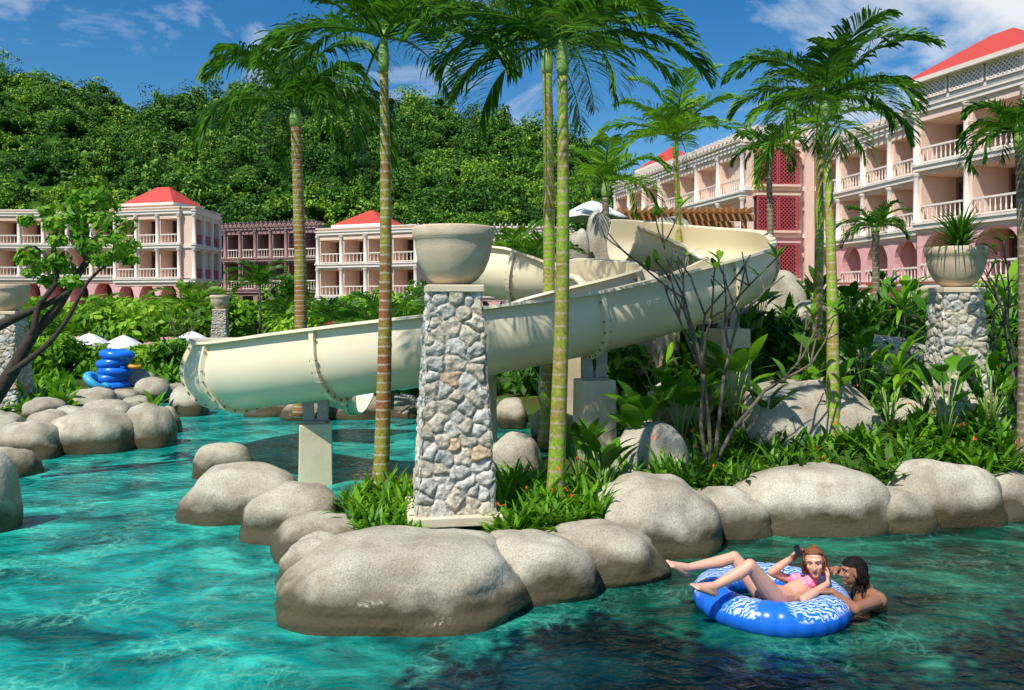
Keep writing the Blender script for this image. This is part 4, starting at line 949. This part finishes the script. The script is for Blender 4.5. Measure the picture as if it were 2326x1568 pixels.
def foot(mb, ank, toe, up, side):
    d = (toe-ank).normalized(); s = d.cross(up).normalized()*side; heel = ank-d*.035-up*.045
    mb.cap(ank, heel, .036, .034); ball_ = ank+d*.135-up*.045
    mb.cap(heel, ball_-s*.015, .033, .026); mb.cap(ank+d*.01, ball_+s*.016, .036, .024); mb.cap(heel, ball_+s*.02, .028, .022)
    for k in range(5):
        o = .032-.0165*k; l = .05-.006*k; b = ball_+s*o; mb.cap(b, b+d*l*.6-up*.002, .014-.0012*k, .0125-.0012*k); mb.cap(b+d*l*.6, b+d*l-up*.006, .0125-.0012*k, .010-.001*k)
def head(mb, c, fdir, udir=V((0, 0, 1)), s=1.):
    Rm, r, f, u = frame(fdir, udir)
    mb.ball(c+u*.022*s-f*.012*s, (.074*s, .092*s, .088*s), Rm, 20, 14); mb.ball(c-u*.03*s+f*.022*s, (.058*s, .066*s, .078*s), Rm, 18, 12)
    mb.ball(c-u*.092*s+f*.06*s, (.024*s, .022*s, .018*s), Rm); mb.cap(c+u*.012*s+f*.084*s, c-u*.028*s+f*.105*s, .009*s, .0125*s)
    for k in (-1, 1):
        mb.ball(c+r*k*.012*s-u*.03*s+f*.093*s, .008*s); mb.ball(c+r*k*.036*s-u*.022*s+f*.055*s, (.024*s, .024*s, .022*s), Rm)
        mb.cap(c+r*k*.012*s+u*.032*s+f*.08*s, c+r*k*.045*s+u*.03*s+f*.064*s, .011*s, .010*s); mb.ball(c+r*k*.075*s-u*.008*s-f*.008*s, (.010*s, .019*s, .032*s), Rm)
    return Rm, r, f, u
def body(root, mb, mat, vox=.0062):
    o = mb.build('tmp', None, None); md = o.modifiers.new('r', 'REMESH'); md.mode = 'VOXEL'; md.voxel_size = vox; sm_ = o.modifiers.new('s', 'SMOOTH'); sm_.factor = .5; sm_.iterations = 4
    dg = bpy.context.evaluated_depsgraph_get(); me = bpy.data.meshes.new_from_object(o.evaluated_get(dg)); bpy.data.objects.remove(o)
    me.name = 'body'; me.transform(Matrix.Translation(-root.location)); me.materials.clear(); me.materials.append(M[mat]); me.polygons.foreach_set('use_smooth', [True]*len(me.polygons))
    b = bpy.data.objects.new('body', me); C.objects.link(b); b.parent = root; return b
def garment(root, b, name, mat, pred, off):
    me = b.data; bm = bmesh.new(); bm.from_mesh(me); bm.normal_update()
    dele = [f for f in bm.faces if not pred(f.calc_center_median()+root.location, f.normal)]
    bmesh.ops.delete(bm, geom=dele, context='FACES'); nrm = {v: v.normal.copy() for v in bm.verts}
    for v, n_ in nrm.items(): v.co += n_*off
    m2 = bpy.data.meshes.new(name); bm.to_mesh(m2); bm.free(); m2.materials.clear(); m2.materials.append(M[mat])
    o = bpy.data.objects.new(name, m2); C.objects.link(o); o.parent = root
    s = o.modifiers.new('s', 'SOLIDIFY'); s.thickness = .004; s.offset = -1; return o
def face(root, c, Rm, r, f, u, s=1., brow='brownhair'):
    o0 = root.location
    for k in (-1, 1):
        e = MB(); e.ball(c+r*k*.029*s+u*.010*s+f*.0755*s-o0, (.0095*s, .006*s, .0036*s), Rm); eo = e.build('eye', 'eye', root, True)
        e = MB(); e.ball(c+r*k*.029*s+u*.010*s+f*.0802*s-o0, (.0048*s, .003*s, .0036*s), Rm); e.build('iris', 'dark', eo, True)
        e = MB(); e.tube([c+r*k*.014*s+u*.029*s+f*.091*s-o0, c+r*k*.032*s+u*.033*s+f*.086*s-o0, c+r*k*.047*s+u*.027*s+f*.073*s-o0], [.002, .0028, .0015], 6); e.build('eyebrow', brow, root, True)
    e = MB(); e.ball(c-u*.058*s+f*.083*s-o0, (.015*s, .007*s, .0035*s), Rm); e.ball(c-u*.063*s+f*.082*s-o0, (.013*s, .007*s, .0042*s), Rm); e.build('lips', 'lip', root, True)
wr = thing('person', 'woman in a pink bikini lying back in the blue ring, phone at her head', 'person', PZ(1750, 6.8, .1))
mb = MB(); hc = P(1850, 1276, 6.80); fd = V((-.42, -1, -.06)); HS = 1.06; Rm, r, f, u = head(mb, hc, fd, V((-.10, .05, 1)), HS)
nb_ = P(1846, 1322, 6.93); ch = P(1822, 1340, 6.88); be = P(1790, 1356, 6.8); pv = P(1752, 1358, 6.72)
mb.cap(hc-u*.06-f*.02, nb_, .048, .05)
sA = P(1804, 1322, 7.02); sB = P(1874, 1336, 6.80)
mb.cap(sA, sB, .052, .05); mb.cap(nb_, ch, .07, .105); mb.cap(sA.lerp(nb_, .5), ch, .06, .09); mb.cap(sB.lerp(nb_, .5), ch, .06, .09); mb.cap(ch, be, .108, .092); mb.cap(be, pv, .09, .115)
tor = (nb_-pv).normalized(); sd_ = (sB-sA).normalized(); fr = sd_.cross(tor); fr = fr if fr.y < 0 else -fr
brs = [ch+fr*.07+tor*.02+sd_*k*.062 for k in (-1, 1)]
for q in brs: mb.ball(q, .060)
hA = pv-sd_*.075; hB = pv+sd_*.06-V((.02, .04, 0))
kA = P(1668, 1266, 6.86); aA = P(1560, 1290, 6.80); kB = P(1704, 1284, 6.50); aB = P(1620, 1333, 6.42)
for h_, k_, a_, t_ in ((hA, kA, aA, P(1512, 1262, 6.70)), (hB, kB, aB, P(1570, 1316, 6.34))):
    mb.cap(h_, h_.lerp(k_, .5), .085, .075); mb.cap(h_.lerp(k_, .5), k_, .075, .052); c1 = k_.lerp(a_, .32)+V((0, 0, -.012)); mb.cap(k_, c1, .05, .052); mb.cap(c1, a_, .052, .032)
    shin = (a_-k_).normalized(); d_ = (t_-a_).normalized(); upv = (-shin-d_*(-shin).dot(d_)).normalized(); foot(mb, a_, t_, upv, 1)
eA = P(1752, 1300, 6.93); wA = P(1797, 1268, 6.88); eB = P(1826, 1362, 6.50); wB = P(1880, 1326, 6.66)
for s_, e_, w_ in ((sA, eA, wA), (sB, eB, wB)): mb.cap(s_, e_, .046, .036); mb.cap(e_, e_.lerp(w_, .35), .036, .037); mb.cap(e_.lerp(w_, .35), w_, .037, .023)
hand(mb, wA, P(1822, 1246, 6.84)-wA, V((.3, -.6, -.4)), 1, .42, 1.0); hand(mb, wB, P(1884, 1292, 6.76)-wB, V((-.6, .5, .2)), -1, .42, .95)
bo = body(wr, mb, 'skin'); face(wr, hc, Rm, r, f, u, HS)
garment(wr, bo, 'bikini_top', 'bikini', lambda p, n: any((p-q).length < .076 and (p-q).dot(fr) > -.015 for q in brs) or (abs((p-ch).dot(tor)) < .02 and (p-ch).length < .16), .005)
garment(wr, bo, 'bikini_bottom', 'bikini', lambda p, n: abs((p-pv).dot(tor)+.02) < .06 and (p-pv).length < .16, .004)
garment(wr, bo, 'hair', 'brownhair', lambda p, n: (p-hc).length < .17 and (p-hc).dot(u) > -.08 and ((p-hc).dot(f) < .03 or (p-hc).dot(u) > .074+.35*max(0, (p-hc).dot(f)-.04)) and not (abs((p-hc).dot(r)) > .077 and (p-hc).dot(u) < .0 and (p-hc).dot(f) > -.04), .008)
hb = MB(); rg = random.Random(9)
for k in range(110):
    a = rg.uniform(-2.0, 2.0); el = rg.uniform(.35, 1.2); q0 = hc-wr.location+(f*.045+u*.092+r*.05*math.sin(a))*HS
    side = r*math.sin(a)*.086*HS; q1 = hc-wr.location+side+u*(.085-.05*abs(math.sin(a)))*HS-f*.01; q2 = hc-wr.location+side*.9+u*(.03-.03*el)*HS-f*.06*HS; q3 = hc-wr.location-f*.105*HS+u*(.05+.02*rg.random())*HS
    hb.tube(catmull([q0+V([rg.gauss(0, .003) for _ in range(3)]), q1, q2, q3], .03), .0045, 4)
for k in range(90):
    sg = rg.choice((-1, 1)); q0 = hc-wr.location+r*sg*.070*HS+u*.06-f*rg.uniform(-.02, .06); dl = V([rg.gauss(0, .014) for _ in range(3)])
    hb.tube([q0, q0-u*.06+r*sg*.016, q0-u*.13+r*sg*.014+dl*.6, q0-u*.19+r*sg*.004+dl-f*.02], [.006, .006, .005, .001], 4)
hb.build('hair_strands', 'brownhair', wr, True)
e = MB(); e.ball(hc-f*.10+u*.07-wr.location, (.045, .045, .04), Rm, 12, 8); e.build('hair_bun', 'brownhair', wr, True)
ph = MB(); Rp, r2, f2, u2 = frame(V((-.8, -.5, .3))); pc = P(1812, 1252, 6.78); ph.box(-.026, .026, -.006, .006, -.05, .05, Matrix.Translation(pc) @ Rp.to_4x4() @ Matrix.Rotation(.6, 4, 'Y')); po = ph.build('mobile_phone', 'dark'); tag(po, 'small dark phone held at the woman\'s head', 'phone')
mr_ = thing('person', 'dark-haired man in the water behind the blue ring, holding its edge', 'person', PZ(1965, 6.9, .0))
mb = MB(); hc = P(1938, 1298, 6.95); fd = V((-1, .10, -.04)); MS = 1.08; Rm, r, f, u = head(mb, hc, fd, V((.08, 0, 1)), MS)
nk = P(1962, 1342, 7.0); mb.cap(hc-u*.06-f*.03, nk, .058, .064)
s1 = P(1996, 1364, 6.78); s2 = P(1952, 1352, 7.22); cst = V((s1.x+.02, 7.0, -.08))
mb.cap(s1, s2, .068, .066); mb.cap(nk, s1, .06, .07); mb.cap(nk, s2, .06, .068); mb.cap(nk, cst, .09, .15); mb.cap(s1, cst, .07, .14); mb.cap(s2, cst, .07, .13); mb.cap(cst, cst+V((.15, .05, -.4)), .14, .12)
e1 = PZ(1942, 6.50, .13); w1 = PZ(1890, 6.56, .25); mb.cap(s1, e1, .058, .046); mb.cap(e1, w1, .046, .029); hand(mb, w1, V((-.8, .25, -.05)), V((0, 0, -1)), 1, .28, 1.08)
e2 = PZ(1925, 7.25, .16); w2 = PZ(1900, 7.12, .25); mb.cap(s2, e2, .054, .042); mb.cap(e2, w2, .042, .028); hand(mb, w2, V((-.8, -.3, 0)), V((0, 0, -1)), -1, .28, 1.08)
bo = body(mr_, mb, 'tan'); face(mr_, hc, Rm, r, f, u, MS, 'blackhair')
garment(mr_, bo, 'hair', 'blackhair', lambda p, n: (p-hc).length < .19 and (p-hc).dot(u) > -.10 and ((p-hc).dot(f) < .0 or (p-hc).dot(u) > .060), .014)
hb = MB(); rg = random.Random(3)
for k in range(130):
    a = rg.uniform(-1.45, 1.45); q0 = hc-mr_.location+u*.085*rg.uniform(.3, 1.1)-f*.05*math.cos(a)+r*.06*math.sin(a); dr = (-f*math.cos(a)+r*math.sin(a)).normalized()
    hb.tube([q0, q0+dr*.05-u*.04, q0+dr*.06-u*.09+V([rg.gauss(0, .006) for _ in range(3)]), q0+dr*.05-u*.14+V([rg.gauss(0, .012) for _ in range(3)])], [.010, .012, .009, .002], 5)
hb.build('hair_strands', 'blackhair', mr_, True)
# ------------------------------------------------------------------ foreground corner and overhanging shade tree
rosette('grassy_plant', 'dark arching plant in the lower right corner', 'plant', (3.4, 4.9, .0), 22, .6, .03, 1.3, 14, 'garden', 0)
def shade(label, base, top, seed, clusters):
    root = thing('overhanging_tree', label, 'tree', base); r_ = np.random.default_rng(seed); mb = MB(); b = V(base); t = V(top)-b
    mb.tube([(0, 0, -.5), t*.5+V((.2, 0, 0)), t], [.16, .12, .06], 8)
    for c in clusters: mb.tube([t*.8, V(c)-b], [.06, .02], 5)
    mb.build('trunk', 'bark', root, True)
    cl = [V(c)-b for c in clusters]; quads_np('crown', cloud([tuple(c) for c in cl], [(.75, .55, .4)]*len(cl), 260, .10, r_, .1, .5), 'garden', root, r_.random(260*len(cl)))
def over(x, y, z): return (x+sd.x/sd.z*z, y+sd.y/sd.z*z, z)
shade('tree behind the viewer overhanging the near water', (-4.5, -4.5, .2), (-2.5, -1.0, 6.2), 5, [over(.5, 5.6, 6.2), over(1.1, 5.35, 6.5), over(1.9, 5.4, 6.3), over(2.8, 5.2, 6.6), over(-.1, 5.5, 6.4), over(3.6, 5.3, 6.3), over(1.3, 5.0, 6.9), over(3.1, 4.9, 6.7), over(4.3, 5.5, 6.5), over(.6, 6.15, 6.0), over(2.2, 4.9, 6.1), over(1.0, 5.8, 6.3), over(3.9, 5.9, 6.4), over(.4, 5.1, 6.6), over(4.6, 6.4, 6.2)])
